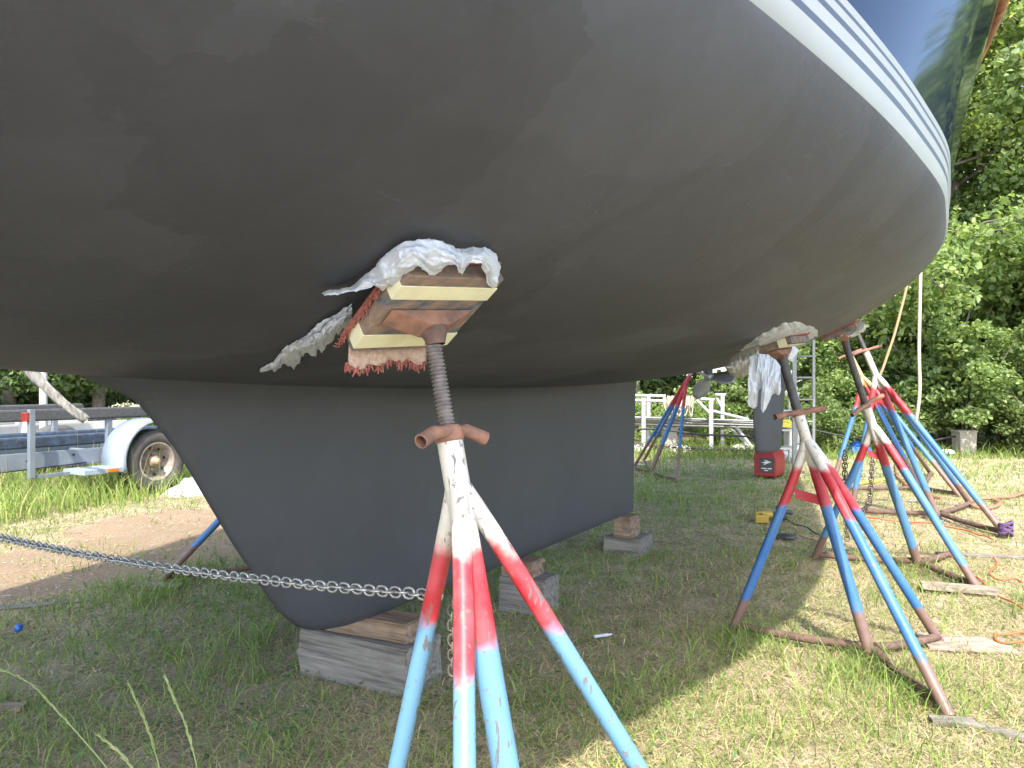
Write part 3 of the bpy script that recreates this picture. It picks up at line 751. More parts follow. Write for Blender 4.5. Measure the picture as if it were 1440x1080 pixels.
# 1: in the foreground
hp, hn = hit(584, 404)
st1 = stand((.08, 1.52, 0), [G(513, 1292), (-.05, .87, 0), (.54, 1.73, 0)], hp, hn, "nearest jack stand, with faded pale blue legs, white neck and ribbed screw", 1.0, 1.175,
      M['stand_first'], M['screw'], True, pr=.0285, lr=.0205, pad=(.262, .27), spin=R(16), hang=R(48), wing=.10, tilt=R(13), droop=.02, brace=False)
# 2
hp2, hn2 = hit(1092, 480)
st2 = stand(G(1225, 925), [G(1030, 890), G(1336, 1010), G(1322, 905)], hp2, hn2, "bright blue jack stand with torn white plastic hanging from its pad", .93, 1.135,
      M['stand_blue'], M['screw_dark'], pr=.0275, lr=.0235, pad=(.28, .24), spin=R(10), hang=R(12), wing=.15)
# 3
hp3, hn3 = hit(1180, 462)
if hp3 is None: hp3, hn3 = hit(1165, 466)
st3 = stand(G(1293, 799), [G(1145, 786), G(1376, 832), G(1345, 783)], hp3, hn3, "jack stand with long dark screw, one foot on a pale plank", .93, 1.14,
      M['stand_third'], M['screw_dark'], pr=.03, lr=.026, pad=(.26, .22), spin=0, bf=.12, hang=R(25), wing=.17, tapes=False)
# 4, 5: farther aft on the near side
def hull_side(s, t):
    o_ = B(s, t, 0); loc, nrm, i, d = BVH.ray_cast(o_, Vector((0, 0, 1)))
    if nrm.z > 0: nrm = -nrm
    return loc, nrm
hp4, hn4 = hull_side(6.15, 1.22)
st4 = stand(G(1320, 729), [G(1197, 722), G(1416, 756), G(1366, 712)], hp4, hn4, "white necked jack stand with a purple strap round its outermost foot", 1.30, 1.62,
      M['stand_white'], M['screw_dark'], pr=.032, lr=.028, pad=(.24, .2), spin=0, bf=.12, hang=R(15), wing=.2, tapes=False)
hp5, hn5 = hull_side(8.15, .80)
st5 = stand(G(1296, 691), [G(1168, 690), G(1350, 700), G(1310, 668)], hp5, hn5, "jack stand with an orange rusty neck, behind the white necked one", 1.30, 1.66,
      M['stand_tan'], M['screw_dark'], pr=.032, lr=.028, pad=(.24, .2), spin=0, bf=.12, hang=R(10), wing=.2, tapes=False)
# far side of the boat
hp6, hn6 = hull_side(1.35, -1.30)
st6 = stand(B(1.45, -1.95), [B(1.5, -1.25), G(226, 818), B(1.95, -2.3)], hp6, hn6, "jack stand beyond the keel, its rusty foot on a grey board", .95, 1.15,
      M['stand_port'], M['screw_dark'], pr=.028, lr=.023, spin=0, tapes=False)
hp7, hn7 = hull_side(8.15, -.72)
st7 = stand(G(914, 668), [G(951, 679), G(890, 660), G(905, 648)], hp7, hn7, "jack stand on the far side, behind the keel's trailing edge, legs dark red above blue", 1.30, 1.55,
      M['stand_dark'], M['screw_dark'], pr=.03, lr=.022, pad=(.24, .2), spin=0, bf=.12, tapes=False)

# carpet fringe hanging from the inboard edge of the foreground pad
def fringe():
    Mx = st1[1]; X, Y, Zv = Mx.col[0], Mx.col[1], Mx.col[2]
    sgn = -1 if (Y.z > 0) else 1
    hp, hn = st1[3], st1[4]; e = hp + hn * .008 + Y * sgn * .135
    rows_ = []
    for i in range(6):
        f = i / 5
        rows_.append([e + X * (g - .5) * .27 + Y * sgn * (.012 + .01 * f) + Vector((0, 0, -1)) * (.038 * f * (1 + .15 * math.sin(g * 9))) + hn * (.02 * f + .006 * math.sin(g * 31 + f * 3)) for g in np.linspace(.06, .86, 26)])
    mb = MB(st1[0].location); mb.grid(rows_); ob = mb.build("carpet_flap", M['backing'], st1[2]); sm = ob.modifiers.new("s", 'SOLIDIFY'); sm.thickness = .006
    mb = MB(st1[0].location)
    for k in range(150):
        a = Vector(random.choice(rows_[-1])) + X * random.uniform(-.006, .006) + Vector((0, 0, .006))
        b = a + Vector((random.uniform(-.01, .01), random.uniform(-.01, .01), -random.uniform(.003, .026)))
        mb.tube([a, a.lerp(b, .5) + Vector((random.uniform(-.004, .004), 0, 0)), b], [.0022, .0028, .0015], 5)
    mb.build("pile_fringe", M['carpet'], st1[2]); mb = MB(st1[0].location)
    for k in range(70):      # tufts along the side edge
        a = hp + hn * .012 + Y * sgn * random.uniform(-.14, .17) - X * .138
        b = a + Vector((random.uniform(-.012, .003), random.uniform(-.01, .01), -random.uniform(-.004, .02)))
        mb.tube([a, b], [.003, .0015], 5)
    mb.build("pile_fringe", M['carpet'], st1[2])
fringe()

# ------------------------------------------------------------------ torn plastic on the pads
def smooth_path(pts, n):
    P = [np.array(p, float) for p in pts]; d = [0]
    for a, b in zip(P, P[1:]): d.append(d[-1] + np.linalg.norm(b - a))
    d = np.array(d); t = np.linspace(0, d[-1], n); A = np.array(P)
    return np.stack([np.interp(t, d, A[:, k]) for k in range(A.shape[1])], 1)
def crumple(rows_, amp, sc_, seed):
    r = np.random.default_rng(seed); ph = r.random((6, 3)) * 6.28; fr = r.normal(0, sc_, (6, 3))
    out = []
    for rw in rows_:
        q = []
        for p in rw:
            v = np.array(p); d = np.zeros(3)
            for k in range(6): d += np.abs(np.sin(v @ fr[k] + ph[k])) * np.array([math.cos(ph[k, 1]), math.sin(ph[k, 1]), math.sin(ph[k, 2])])
            q.append(Vector(v + (d - .2) * amp))
        out.append(q)
    return out
def sheet_px(name, top, bot, off_top, off_bot, mat, label, cat, n=40, m=14, amp=.006, sc_=60, seed=1, bulge=.02, holes=0.0, ragged=.0, depth=None, sub=True, folds=0.0):
    """a crumpled sheet between two edges; each edge lies off the hull (or at a given distance)"""
    def place(px, py, off):
        if depth is not None: return at(px, py, depth - off)
        l, nn = hit(px, py)
        if l is None: l, nn = hit(px - 14, py - 4)
        if l is None: l = at(px, py, depth or 3.8)
        d = (l - camp).normalized(); return l - d * off
    T = smooth_path(top, n); Bt = smooth_path(bot, n); rows_ = []; r = np.random.default_rng(seed + 50)
    rag = np.convolve(np.pad(r.random(n), 2, mode='edge'), [.1, .22, .36, .22, .1], 'valid') * ragged * 1.3
    for j in range(m):
        f = j / (m - 1); rw = []
        for i in range(n):
            g = f * (1 - rag[i]); p = T[i] * (1 - g) + Bt[i] * g
            o_ = off_top * (1 - f) + off_bot * f + bulge * math.sin(math.pi * f)
            rw.append(place(p[0], p[1], o_))
        rows_.append(rw)
    if folds:
        K_ = [(r.uniform(2, 9), r.uniform(-2.2, 2.2), r.uniform(0, 6.28), r.uniform(.4, 1)) for _ in range(7)] + [(r.uniform(10, 22), r.uniform(-4, 4), r.uniform(0, 6.28), .35) for _ in range(5)]
        for j in range(m):
            for i in range(n):
                u_, v_ = i / (n - 1), j / (m - 1); h_ = sum(w_ * (.6 - abs(math.sin(math.pi * (a_ * u_ + b_ * v_ + .25 * math.sin(5 * v_ + 3 * u_ + p_)) + p_))) for a_, b_, p_, w_ in K_)
                p = rows_[j][i]; rows_[j][i] = p + (camp - p).normalized() * folds * h_
    rows_ = crumple(crumple(rows_, amp, sc_, seed), amp * .45, sc_ * 2.6, seed + 3)
    c = sum((p for rw in rows_ for p in rw), Vector()) / (n * m)
    mb = MB(c); mb.grid(rows_)
    if holes:
        nf = [(f, s_) for f, s_ in zip(mb.f, mb.sm)]
        keep = []
        for k, (f, s_) in enumerate(nf):
            i, j = k % (n - 1), k // (n - 1)
            if vnoise(np.array([i * .9]), np.array([j * .55]), .42, seed + 9)[0] > holes or j < 1: keep.append(f)
        mb.f = keep; mb.sm = [True] * len(keep)
    ob = mb.build(name, mat)
    if sub: sm = ob.modifiers.new("sub", 'SUBSURF'); sm.levels = 1; sm.render_levels = 1
    so_ = ob.modifiers.new("s", 'SOLIDIFY'); so_.thickness = .0004
    return tag(ob, label, cat) if label else ob
# over the outer edge of the foreground pad
drape = sheet_px("plastic_sheet", [(452, 406), (470, 403), (497, 396), (512, 384), (530, 364), (548, 347), (566, 336), (592, 329), (612, 331), (630, 338), (648, 345), (682, 342), (698, 352), (704, 372)],
         [(455, 410), (474, 409), (500, 406), (514, 402), (526, 396), (538, 408), (548, 396), (556, 408), (566, 384), (588, 372), (600, 384), (612, 388), (622, 374), (640, 368), (650, 384), (660, 366), (676, 366), (684, 398), (696, 404)], .012, .115, M['film'],
         "white plastic sheet draped over the outer edge of the nearest stand's pad", "plastic sheet", n=150, m=36, amp=.0022, sc_=75, seed=3, bulge=.03, ragged=.10, sub=False, folds=.0048)
T1 = [(494, 428), (482, 434), (470, 444), (452, 452), (444, 458), (428, 474), (412, 482), (398, 490), (384, 508), (366, 518)]
sheet_px("torn_plastic", T1, [(494, 462), (482, 474), (474, 484), (462, 490), (446, 512), (430, 508), (416, 530), (402, 520), (388, 526), (364, 526)], .03, .07, M['film_torn'],
         "grey shredded plastic tail streaming left from under the nearest stand's pad", "plastic scrap", n=90, m=26, amp=.0018, sc_=60, seed=8, bulge=.025, ragged=.38, sub=False, folds=.009)
sheet_px("torn_plastic", [(488, 436), (478, 444), (462, 452), (450, 466), (438, 470), (428, 480)], [(490, 452), (476, 468), (466, 470), (452, 490), (442, 490), (424, 496)], .06, .10, M['film_torn'],
         "small crumpled plastic flap lying over the root of the shredded plastic tail", "plastic scrap", n=70, m=18, amp=.0012, sc_=60, seed=18, bulge=.02, ragged=.5, sub=False, folds=.008)
# second stand
sheet_px("plastic_sheet", [(1040, 492), (1070, 470), (1098, 455), (1118, 451), (1138, 456), (1150, 462)], [(1052, 505), (1075, 488), (1100, 484), (1112, 478), (1122, 490), (1138, 494), (1150, 484)], .01, .16, M['film'],
         "white plastic wrapped over the top of the second stand's pad, right of the keel", "plastic sheet", n=60, m=20, amp=.003, sc_=30, seed=12, bulge=.06, ragged=.15, folds=.012)
sheet_px("plastic_bag", [(1019, 515), (1030, 502), (1044, 494), (1058, 488), (1070, 484)], [(1020, 518), (1030, 530), (1044, 532), (1055, 524), (1064, 512)], 0, 0, M['film_dirty'],
         "dirty cream plastic bag end bulging left of the second stand's pad", "plastic bag", n=40, m=20, amp=.002, sc_=22, seed=15, bulge=.10, depth=3.72, folds=.008)
sheet_px("torn_plastic", [(1054, 500), (1064, 496), (1080, 497), (1092, 505), (1098, 514)], [(1052, 572), (1058, 576), (1065, 572), (1067, 548), (1071, 546), (1069, 574), (1073, 583), (1079, 572), (1085, 556), (1090, 553), (1096, 556), (1099, 548)], .0, .0, M['film'],
         "white torn plastic hanging in two tails below the second stand's pad", "plastic sheet", n=70, m=30, amp=.002, sc_=16, seed=21, bulge=.06, ragged=.05, depth=3.62, folds=.009)
sheet_px("torn_plastic", [(1108, 486), (1115, 490)], [(1103, 512), (1108, 524)], 0, 0, M['film'],
         "small white strip of plastic hanging right of the second stand's dark screw", "plastic scrap", n=8, m=10, amp=.008, sc_=40, seed=25, ragged=.3, depth=3.66)
q4 = hp4 + hn4 * .04
sheet_px("plastic_sheet", [(1184, 470), (1200, 455), (1214, 448)], [(1190, 474), (1203, 472), (1215, 462)], 0, .05, M['film_dirty'],
         "grimy plastic stuffed on the third stand's pad at the edge of the hull", "plastic sheet", n=16, m=8, amp=.015, sc_=18, seed=31, bulge=.06, depth=5.9)

# ------------------------------------------------------------------ chains
def chain(name, pts, pitch, wire, mat, label, wid=.62):
    P = smooth_path(pts, 400); d = np.concatenate([[0], np.cumsum(np.linalg.norm(np.diff(P, axis=0), axis=1))])
    n = int(d[-1] / pitch); mb = MB(pts[0]); up = Vector((0, 0, 1))
    for i in range(n):
        c = Vector([np.interp((i + .5) * pitch, d, P[:, k]) for k in range(3)]); e = Vector([np.interp((i + .9) * pitch, d, P[:, k]) for k in range(3)])
        T = (e - c).normalized(); ref = up if abs(T.z) < .8 else Vector((1, 0, 0)); sd = T.cross(ref).normalized(); nn = sd.cross(T)
        a = R(88 if i % 2 else 4) + random.uniform(-.22, .22) if abs(T.z) < .8 else R(90 * (i % 2)) + random.uniform(-.2, .2)
        wv = sd * math.cos(a) + nn * math.sin(a); hl = pitch * .80 ; hw = pitch * wid
        pth = []
        for k in range(12):
            t = 2 * math.pi * k / 12; cx = math.cos(t); sx = math.sin(t)
            pth.append(c + T * (cx * hw + (hl - hw) * (1 if cx > .01 else -1 if cx < -.01 else 0)) + wv * sx * hw)
        mb.tube(pth, wire, 6, closed=True)
    o = mb.build(name, mat); return tag(o, label, "chain")
ca = at(628, 838, 1.70); cb = Vector((-2.35, 2.98, .80))
chain("chain", [tuple(cb.lerp(ca, f) + Vector((0, 0, -.10 * 4 * f * (1 - f) * .45))) for f in np.linspace(0, 1, 12)], .0195, .0031, M['galv'], "galvanised chain stretched across in front of the keel to the nearest stand's leg")
chain("chain", [tuple(at(636, 842, 1.74)), tuple(at(637, 950, 1.75))], .0175, .0024, M['chain_dark'], "loose chain end hanging straight down behind the nearest stand's legs")
s3 = G(1293, 799)
chain("chain", [(2.47, 5.7, .80), (2.47, 5.7, .45), (2.49, 5.7, .12)], .03, .0045, M['chain_dark'], "dark chain hanging down between the blue legs of the third stand")
chain("chain", [(2.70, 5.75, .75), (2.68, 5.75, .42), (2.60, 5.75, .30)], .03, .0045, M['chain_dark'], "short dark chain looped near the third stand's post")
chain("chain", [tuple(at(890, 624, 13.5)), tuple(at(960, 630, 13.6)), tuple(at(1060, 634, 13.8)), tuple(at(1150, 628, 14))], .06, .009, M['chain_dark'], "rusty chain strung low across the far side of the yard")

# ------------------------------------------------------------------ keel blocking
def block(s0, s1, t0, t1, z0, z1, mat, label, rz=0.0, name="timber_block"):
    c = B((s0 + s1) / 2, (t0 + t1) / 2, (z0 + z1) / 2)
    Mx = Matrix((NN, U, Vector((0, 0, 1)))).transposed() @ Matrix.Rotation(rz, 3, 'Z')
    bm = bmesh.new(); bmesh.ops.create_cube(bm, size=1)
    for v in bm.verts: v.co = Vector((v.co.x * (t1 - t0), v.co.y * (s1 - s0), v.co.z * (z1 - z0)))
    bmesh.ops.subdivide_edges(bm, edges=list(bm.edges), cuts=3, use_grid_fill=True)
    for v in bm.verts: v.co += Vector([random.uniform(-.0035, .0035) for _ in range(2)] + [random.uniform(-.0012, .0012)])
    bmesh.ops.bevel(bm, geom=[e for e in bm.edges if e.is_manifold and e.calc_face_angle() > .9], offset=.006, segments=2, affect='EDGES')
    me = bpy.data.meshes.new(name); bm.to_mesh(me); bm.free(); me.materials.append(mat)
    o = bpy.data.objects.new(name, me); COL.objects.link(o); o.location = c; o.rotation_euler = Mx.to_euler()
    return tag(o, label, "timber block")
block(.165, .42, -.40, .20, -.01, .206, M['timber'], "big weathered grey timber on the grass under the keel's front corner")
block(.20, .37, -.34, .16, .210, .292, M['timber_brown'], "thinner split brown timber between the front timber and the keel", R(3))
block(1.45, 1.66, -.12, .165, -.01, .200, M['timber'], "grey upright faced timber on the ground halfway along the keel", R(-2))
block(1.44, 1.60, -.10, .10, .204, .296, M['timber_brown'], "orange brown timber on the middle grey block, touching the keel", R(2))
block(3.10, 3.40, -.17, .12, -.01, .135, M['timber'], "wide weathered timber lying under the keel's rear corner", R(1))
block(3.09, 3.27, -.08, .06, .139, .297, M['timber_brown'], "smaller squared timber stacked on the rear block under the keel", R(-3))

# planks and boards lying about
def plank(p, L, W, H, ang, mat, label, name="plank", z=None, tilt=0):
    p = Vector(p); zz = gz(p.x, p.y) + H / 2 + .004 if z is None else z
    mb = MB((p.x, p.y, zz)); Mx = Matrix.Rotation(ang, 3, 'Z') @ Matrix.Rotation(tilt, 3, 'Y')
    mb.box((p.x, p.y, zz), (L, W, H), Mx, .003, .002); o = mb.build(name, mat); return tag(o, label, "board")
plank(G(1348, 834), .42, .10, .035, math.atan2(-.35, 1), M['timber_pale'], "pale weathered plank under the outer foot of the third stand", z=.012 + .02)
plank(G(1358, 908), .40, .22, .018, R(-12), M['plywood_pink'], "pinkish scrap of plywood under the right foot of the second stand", name="plywood_scrap")
plank(G(222, 827), .30, .10, .03, R(-3), M['timber_pale'], "short grey board under the rusty foot beyond the keel")
plank(G(1340, 1016), .16, .06, .02, R(-10), M['timber'], "small grey wood offcut at the second stand's nearest foot", name="wood_offcut")
plank(G(1400, 1028), .20, .05, .016, R(-40), M['timber'], "grey stick of wood in the grass at the lower right", name="wood_offcut")
plank(G(8, 1002), .14, .07, .02, R(10), M['timber_brown'], "brown wood scrap in the grass at the lower left edge", name="wood_offcut")
plank(G(1410, 785), .9, .06, .02, R(-14), M['timber'], "long thin grey batten lying past the outermost stand foot", name="batten")
plank(G(30, 851), .75, .10, .012, R(24), M['timber'], "grey weathered board lying flat on the dirt track at the left", name="board")

# ------------------------------------------------------------------ trailers
TG = "boat trailers parked on the far side of the track"
def wheel(root, o, c, axis_, r, w_, rim_r=.60):
    tprof = []
    for (rr, hh) in ((rim_r, -.42), (.70, -.5), (.86, -.5), (.965, -.42), (1, -.26), (1.0, 0), (1, .26), (.965, .42), (.86, .5), (.70, .5), (rim_r, .42), (rim_r, -.42)): tprof.append((rr * r, hh * w_))
    wh = MB(o).lathe(tprof, c, axis_, 40).build("wheel", M['rubber'], root)
    ax = Vector(axis_).normalized()
    rp = [(rim_r * r * 1.02, .43 * w_), (rim_r * r * .97, .46 * w_), (rim_r * r * .90, .40 * w_), (rim_r * r * .84, .05 * w_), (rim_r * r * .62, .0), (rim_r * r * .50, .10 * w_), (rim_r * r * .34, .14 * w_), (rim_r * r * .30, .10 * w_)]
    MB(o).lathe(rp, c, axis_, 32).build("rim", M['rim'], wh)
    e1 = ax.cross(Vector((0, 0, 1))).normalized(); e2 = ax.cross(e1)
    for k in range(8):
        mb = MB(o)
        a = 2 * math.pi * k / 8 + .2; q = c + (e1 * math.cos(a) + e2 * math.sin(a)) * rim_r * r * .72 + ax * .03 * w_
        d = (e1 * -math.sin(a) + e2 * math.cos(a)); rr_ = (e1 * math.cos(a) + e2 * math.sin(a))
        mb.prism([q + d * .022 + rr_ * .012, q - d * .022 + rr_ * .012, q - d * .015 - rr_ * .014, q + d * .015 - rr_ * .014], ax * .004)
        mb.build("rim_slot", M['black'], wh)
    MB(o).lathe([(.075, .02), (.072, .07), (.045, .08), (.042, .13), (.03, .145), (0, .15)], c, axis_, 20).build("hub", M['hub'], wh)
    for k in range(5):
        mb = MB(o); a = 2 * math.pi * k / 5; q = c + (e1 * math.cos(a) + e2 * math.sin(a)) * .095 + ax * (.14 * w_)
        mb.tube([q - ax * .02, q + ax * .02], .011, 6)
        mb.build("lug_nut", M['hub'], wh)
    return wh
def bbox(mb, s0, s1, t0, t1, z0, z1, bev=.004):
    Mx = Matrix((NN, U, Vector((0, 0, 1)))).transposed()
    mb.box(B((s0 + s1) / 2, (t0 + t1) / 2, (z0 + z1) / 2), (t1 - t0, s1 - s0, z1 - z0), Mx, bev); return mb
ts, tt = 3.53, -6.21
tr = empty("boat_trailer", B(ts, -7.2), "galvanised boat trailer with black bunks, pale blue fender and a big wheel", "boat trailer", TG)
o = tr.location
wheel(tr, o, B(ts, tt, .372), NN, .385, .27)
wheel(tr, o, B(ts, -8.2, .372), -NN, .385, .27)
for t_ in (-6.50, -7.9):      # C-channel rails
    mb = MB(o); bbox(mb, -2.5, 7.5, t_ - .006, t_ + .006, .385, .545, .001); bbox(mb, -2.5, 7.5, t_ - .06, t_ + .004, .545, .553, .001); bbox(mb, -2.5, 7.5, t_ - .06, t_ + .004, .377, .385, .001)
    mb.build("frame_rail", M['trailer'], tr)
for s_, z_ in ((1.28, .47), (1.75, .44), (2.25, .47), (2.75, .5), (.3, .47)):
    MB(o).tube([B(s_, -6.50, z_), B(s_, -6.482, z_)], .014, 6).build("bolt", M['black'], tr)
MB(o).tube([B(-1, -6.49, .40), B(.4, -6.488, .385), B(1.2, -6.485, .41), B(2.0, -6.485, .37), B(2.9, -6.485, .40)], .006, 6).build("wiring", M['black'], tr)
for s_ in (-.9, 1.5, 3.53, 5.6):
    MB(o).tube([B(s_, -6.52, .43), B(s_, -7.88, .43)], .04, 10).build("cross_member", M['trailer'], tr)
for (t_, z_, nm, mt, s1_) in ((-6.62, .955, "bunk", 'bunk', 5.2), (-7.75, .98, "bunk", 'bunk', 3.6), (-6.95, .635, "bunk", 'bunk_blue', 4.2), (-7.35, .66, "bunk", 'bunk_blue', 4.4)):
    mb = MB(o); bbox(mb, -2.5, s1_, t_ - .05, t_ + .05, z_ - .065, z_ + .065, .02); mb.build(nm, M[mt], tr)
for s_ in (-1.6, 3.25):
    bbox(MB(o), s_ - .03, s_ + .03, -6.65, -6.59, .553, .89, .003).build("bunk_bracket", M['trailer'], tr); bbox(MB(o), s_ - .03, s_ + .03, -7.78, -7.72, .553, .91, .003).build("bunk_bracket", M['trailer'], tr)
# fender: arch plate with a skirt, a step and its amber marker
def fender(root, o, s_, t0, t1, zc, r, a0, a1, mat):
    out = []
    for k in range(19):
        a = R(a0 + (a1 - a0) * k / 18); out.append((s_ + math.cos(a) * r, zc + math.sin(a) * r))
    mb = MB(o); mb.grid([[B(s, t0, z) for s, z in out], [B(s, t1, z) for s, z in out]])
    mb.grid([[B(s, t1, z) for s, z in out], [B(s_ + (s - s_) * .93, t1, zc + (z - zc) * .93) for s, z in out]])
    ob = mb.build("fender", mat, root); sm = ob.modifiers.new("s", 'SOLIDIFY'); sm.thickness = .006; return ob
fe = fender(tr, o, ts, -6.46, -6.03, .41, .475, 8, 196, M['fender'])
mb = MB(o); bbox(mb, ts - .92, ts - .44, -6.46, -6.05, .30, .355, .004); mb.build("step", M['fender'], fe)
mb = MB(o); bbox(mb, ts - .66, ts - .53, -6.05, -6.035, .312, .348, .004); mb.build("marker_light", M['amber'], fe)
# tail-light post
lp = at(44, 640, 8.15); s_l, t_l = boatst(lp.x, lp.y)
mb = MB(o); bbox(mb, s_l - .028, s_l + .028, t_l - .028, t_l + .028, .30, 1.03, .004); lpst = mb.build("light_post", M['trailer'], tr)
mb = MB(o); bbox(mb, s_l - .055, s_l - .03, t_l - .10, t_l + .02, .90, 1.0, .008); mb.build("tail_light", M['redlens'], lpst)
mb = MB(o); bbox(mb, s_l - .03, s_l + .5, t_l - .03, t_l + .01, .29, .33, .003); mb.build("light_bracket", M['trailer'], tr)

tr2 = empty("boat_trailer", B(3.6, -12.6), "white boat trailer with two fendered wheels parked behind the galvanised one", "boat trailer", TG); o = tr2.location
for s_ in (2.2, 3.9, 0.4):
    wheel(tr2, o, B(s_, -11.6, .34), NN, .34, .22); fender(tr2, o, s_, -11.85, -11.45, .38, .42, 5, 175, M['fender'])
for t_ in (-11.9, -13.2):
    mb = MB(o); bbox(mb, -3, 7, t_ - .03, t_ + .03, .45, .6, .004); mb.build("frame_rail", M['whitepaint'], tr2)
    mb = MB(o); bbox(mb, -3, 6, t_ + .15, t_ + .25, .80, .90, .01); mb.build("bunk", M['bunk'], tr2)
for s_ in (-1, 1.3, 3, 5):
    mb = MB(o); bbox(mb, s_ - .04, s_ + .04, -11.95, -11.6, .45, .86, .004); mb.build("bunk_bracket", M['whitepaint'], tr2)

# faded cloth strip slung between the trailer and the boat
rows_ = []
pp = smooth_path([(30, 506), (55, 535), (88, 566), (122, 590)], 24)
for i, (x_, y_) in enumerate(pp):
    wv = 9 - 3 * (i / 23); rows_.append([at(x_ + wv * g * .75, y_ - wv * g * .6, 8.0 + .02 * math.sin(i * .8 + g * 3)) for g in (-1, -.5, 0, .5, 1)])
mb = MB(rows_[0][2]); mb.grid(crumple(rows_, .006, 8, 4)); ob = mb.build("cloth_strip", M['strip']); sm = ob.modifiers.new("s", 'SOLIDIFY'); sm.thickness = .01
tag(ob, "faded grey strip of cloth slanting down onto the trailer's black bunk", "cloth strip")
pl = at(61, 0, 10.6); mb = MB((pl.x, 10.6, 0)); mb.tube([(pl.x, 10.6, -.02), (pl.x, 10.6, 2.6)], .05, 12); mb.lathe([(.056, 0), (.058, .03), (0, .045)], (pl.x, 10.6, 2.59), (0, 0, 1), 12)
tag(mb.build("post", M['whitepaint']), "white post standing behind the galvanised trailer", "post")
# crumpled sheet on the ground by the wheel
c0 = G(265, 694); rows_ = [[Vector((c0.x + (i - 9) * .042 + .02 * math.sin(j * 1.3), c0.y + (j - 6) * .06, .02 + .20 * math.exp(-((i - 9) / 6.5)**2 - ((j - 7) / 3.5)**2) + .0)) for i in range(19)] for j in range(13)]
mb = MB((c0.x, c0.y, 0)); mb.grid(crumple(rows_, .03, 13, 7)); tag(mb.build("plastic_heap", M['film_torn']), "crumpled pale plastic sheeting heaped on the grass beside the trailer wheel", "plastic sheet")

# ------------------------------------------------------------------ generator and tools
gp = G(1082, 671); go = Vector((gp.x, gp.y, 0))
gen = empty("generator", go, "red portable generator with a black front panel standing on the grass", "generator")
f_ = Vector((-gp.x, -gp.y, 0)).normalized(); f_ = (Matrix.Rotation(R(-14), 3, 'Z') @ f_); r_ = Vector((-f_.y, f_.x, 0)); Mg = Matrix((r_, f_, Vector((0, 0, 1)))).transposed()
def gl(x, y, z): return go + r_ * x + f_ * y + Vector((0, 0, z))
mb = MB(go); prof = [(-.15, .03), (.15, .03), (.152, .30), (.12, .375), (-.12, .375), (-.152, .30)]
mb.prism([gl(x, -.26, z) for x, z in prof], f_ * .50); body = mb.build("body", M['genred'], gen)
bv = body.modifiers.new("b", 'BEVEL'); bv.width = .022; bv.segments = 3
MB(go).box(gl(.02, .243, .19), (.20, .012, .20), Mg, .006).build("front_panel", M['dkgrey'], gen)
mb = MB(go); mb.prism([gl(x + .02, .2505, z) for x, z in ((.07, .235), (.025, .25), (-.03, .262), (-.005, .24), (-.07, .225), (-.02, .215), (-.04, .19), (.0, .205), (.03, .22))], f_ * .003); mb.build("emblem", M['emblem'], gen)
mb = MB(go); bbx = ((-.03, .145, .07), (.045, .145, .05), (.0, .118, .05))
for x, z, w_ in bbx: mb.box(gl(x + .02, .252, z), (w_, .006, .013), Mg, .001)
mb.build("outlet_strip", M['emblem'], gen)
mb = MB(go); mb.tube([gl(-.0, -.17, .365), gl(0, -.16, .43), gl(0, -.05, .445), gl(0, .10, .44), gl(0, .17, .42), gl(0, .18, .36)], .017, 10); mb.build("carry_handle", M['genred'], gen)
MB(go).lathe([(.035, 0), (.035, .03), (.0, .034)], gl(-.05, .06, .375), (0, 0, 1), 14).build("fuel_cap", M['black'], gen)
for x in (-.11, .11):
    for y in (-.2, .18): MB(go).tube([gl(x, y, 0), gl(x, y, .035)], .02, 10).build("foot", M['black'], gen)

def lay(p, ang): 
    x = Vector((math.cos(ang), math.sin(ang), 0)); y = Vector((-math.sin(ang), math.cos(ang), 0)); return lambda a, b, c: Vector((p.x, p.y, 0)) + x * a + y * b + Vector((0, 0, c))
p_ = G(1080, 734); q = lay(p_, R(-8)); dr = empty("cordless_drill", (p_.x, p_.y, 0), "yellow and black cordless drill lying on the worn grass near the generator", "drill")
o = dr.location
MB(o).tube([q(-.10, .10, .05), q(-.06, .10, .05), q(.03, .10, .05), q(.06, .10, .05)], [.030, .036, .036, .028], 14).build("motor_housing", M['yellow'], dr)
MB(o).tube([q(.06, .10, .05), q(.10, .10, .05), q(.13, .10, .05), q(.17, .10, .05)], [.026, .024, .012, .004], 12).build("chuck", M['black'], dr)
MB(o).tube([q(-.05, .08, .05), q(-.065, 0, .045), q(-.075, -.05, .045)], [.022, .019, .022], 12).build("grip", M['black'], dr)
MB(o).box(q(-.075, -.095, .045), (.12, .07, .075), Matrix.Rotation(R(-8), 3, 'Z'), .012).build("battery", M['yellow'], dr)
p_ = G(1098, 730); q = lay(p_, R(15)); sd_ = empty("orbital_sander", (p_.x, p_.y, 0), "black tool with its cord lying right of the yellow drill", "power tool"); o = sd_.location
MB(o).lathe([(0, .0), (.055, .002), (.06, .02), (.05, .035), (.045, .09), (.05, .11), (.035, .135), (0, .14)], q(0, 0, 0), (0, 0, 1), 18).build("body", M['black'], sd_)
MB(o).tube([q(.04, 0, .07), q(.10, .0, .06), q(.13, .02, .05)], [.022, .025, .02], 10).build("dust_box", M['dkgrey'], sd_)
p_ = G(1106, 757); q = lay(p_, 0); MBp = MB((p_.x, p_.y, 0)); MBp.lathe([(0, 0.0), (.085, .002), (.09, .012), (.075, .026), (.03, .032), (0, .033)], q(0, 0, 0.004), (0, 0, 1), 20)
tag(MBp.build("sanding_disc", M['dkgrey']), "flat dark grey disc pad on the ground below the yellow drill", "disc")

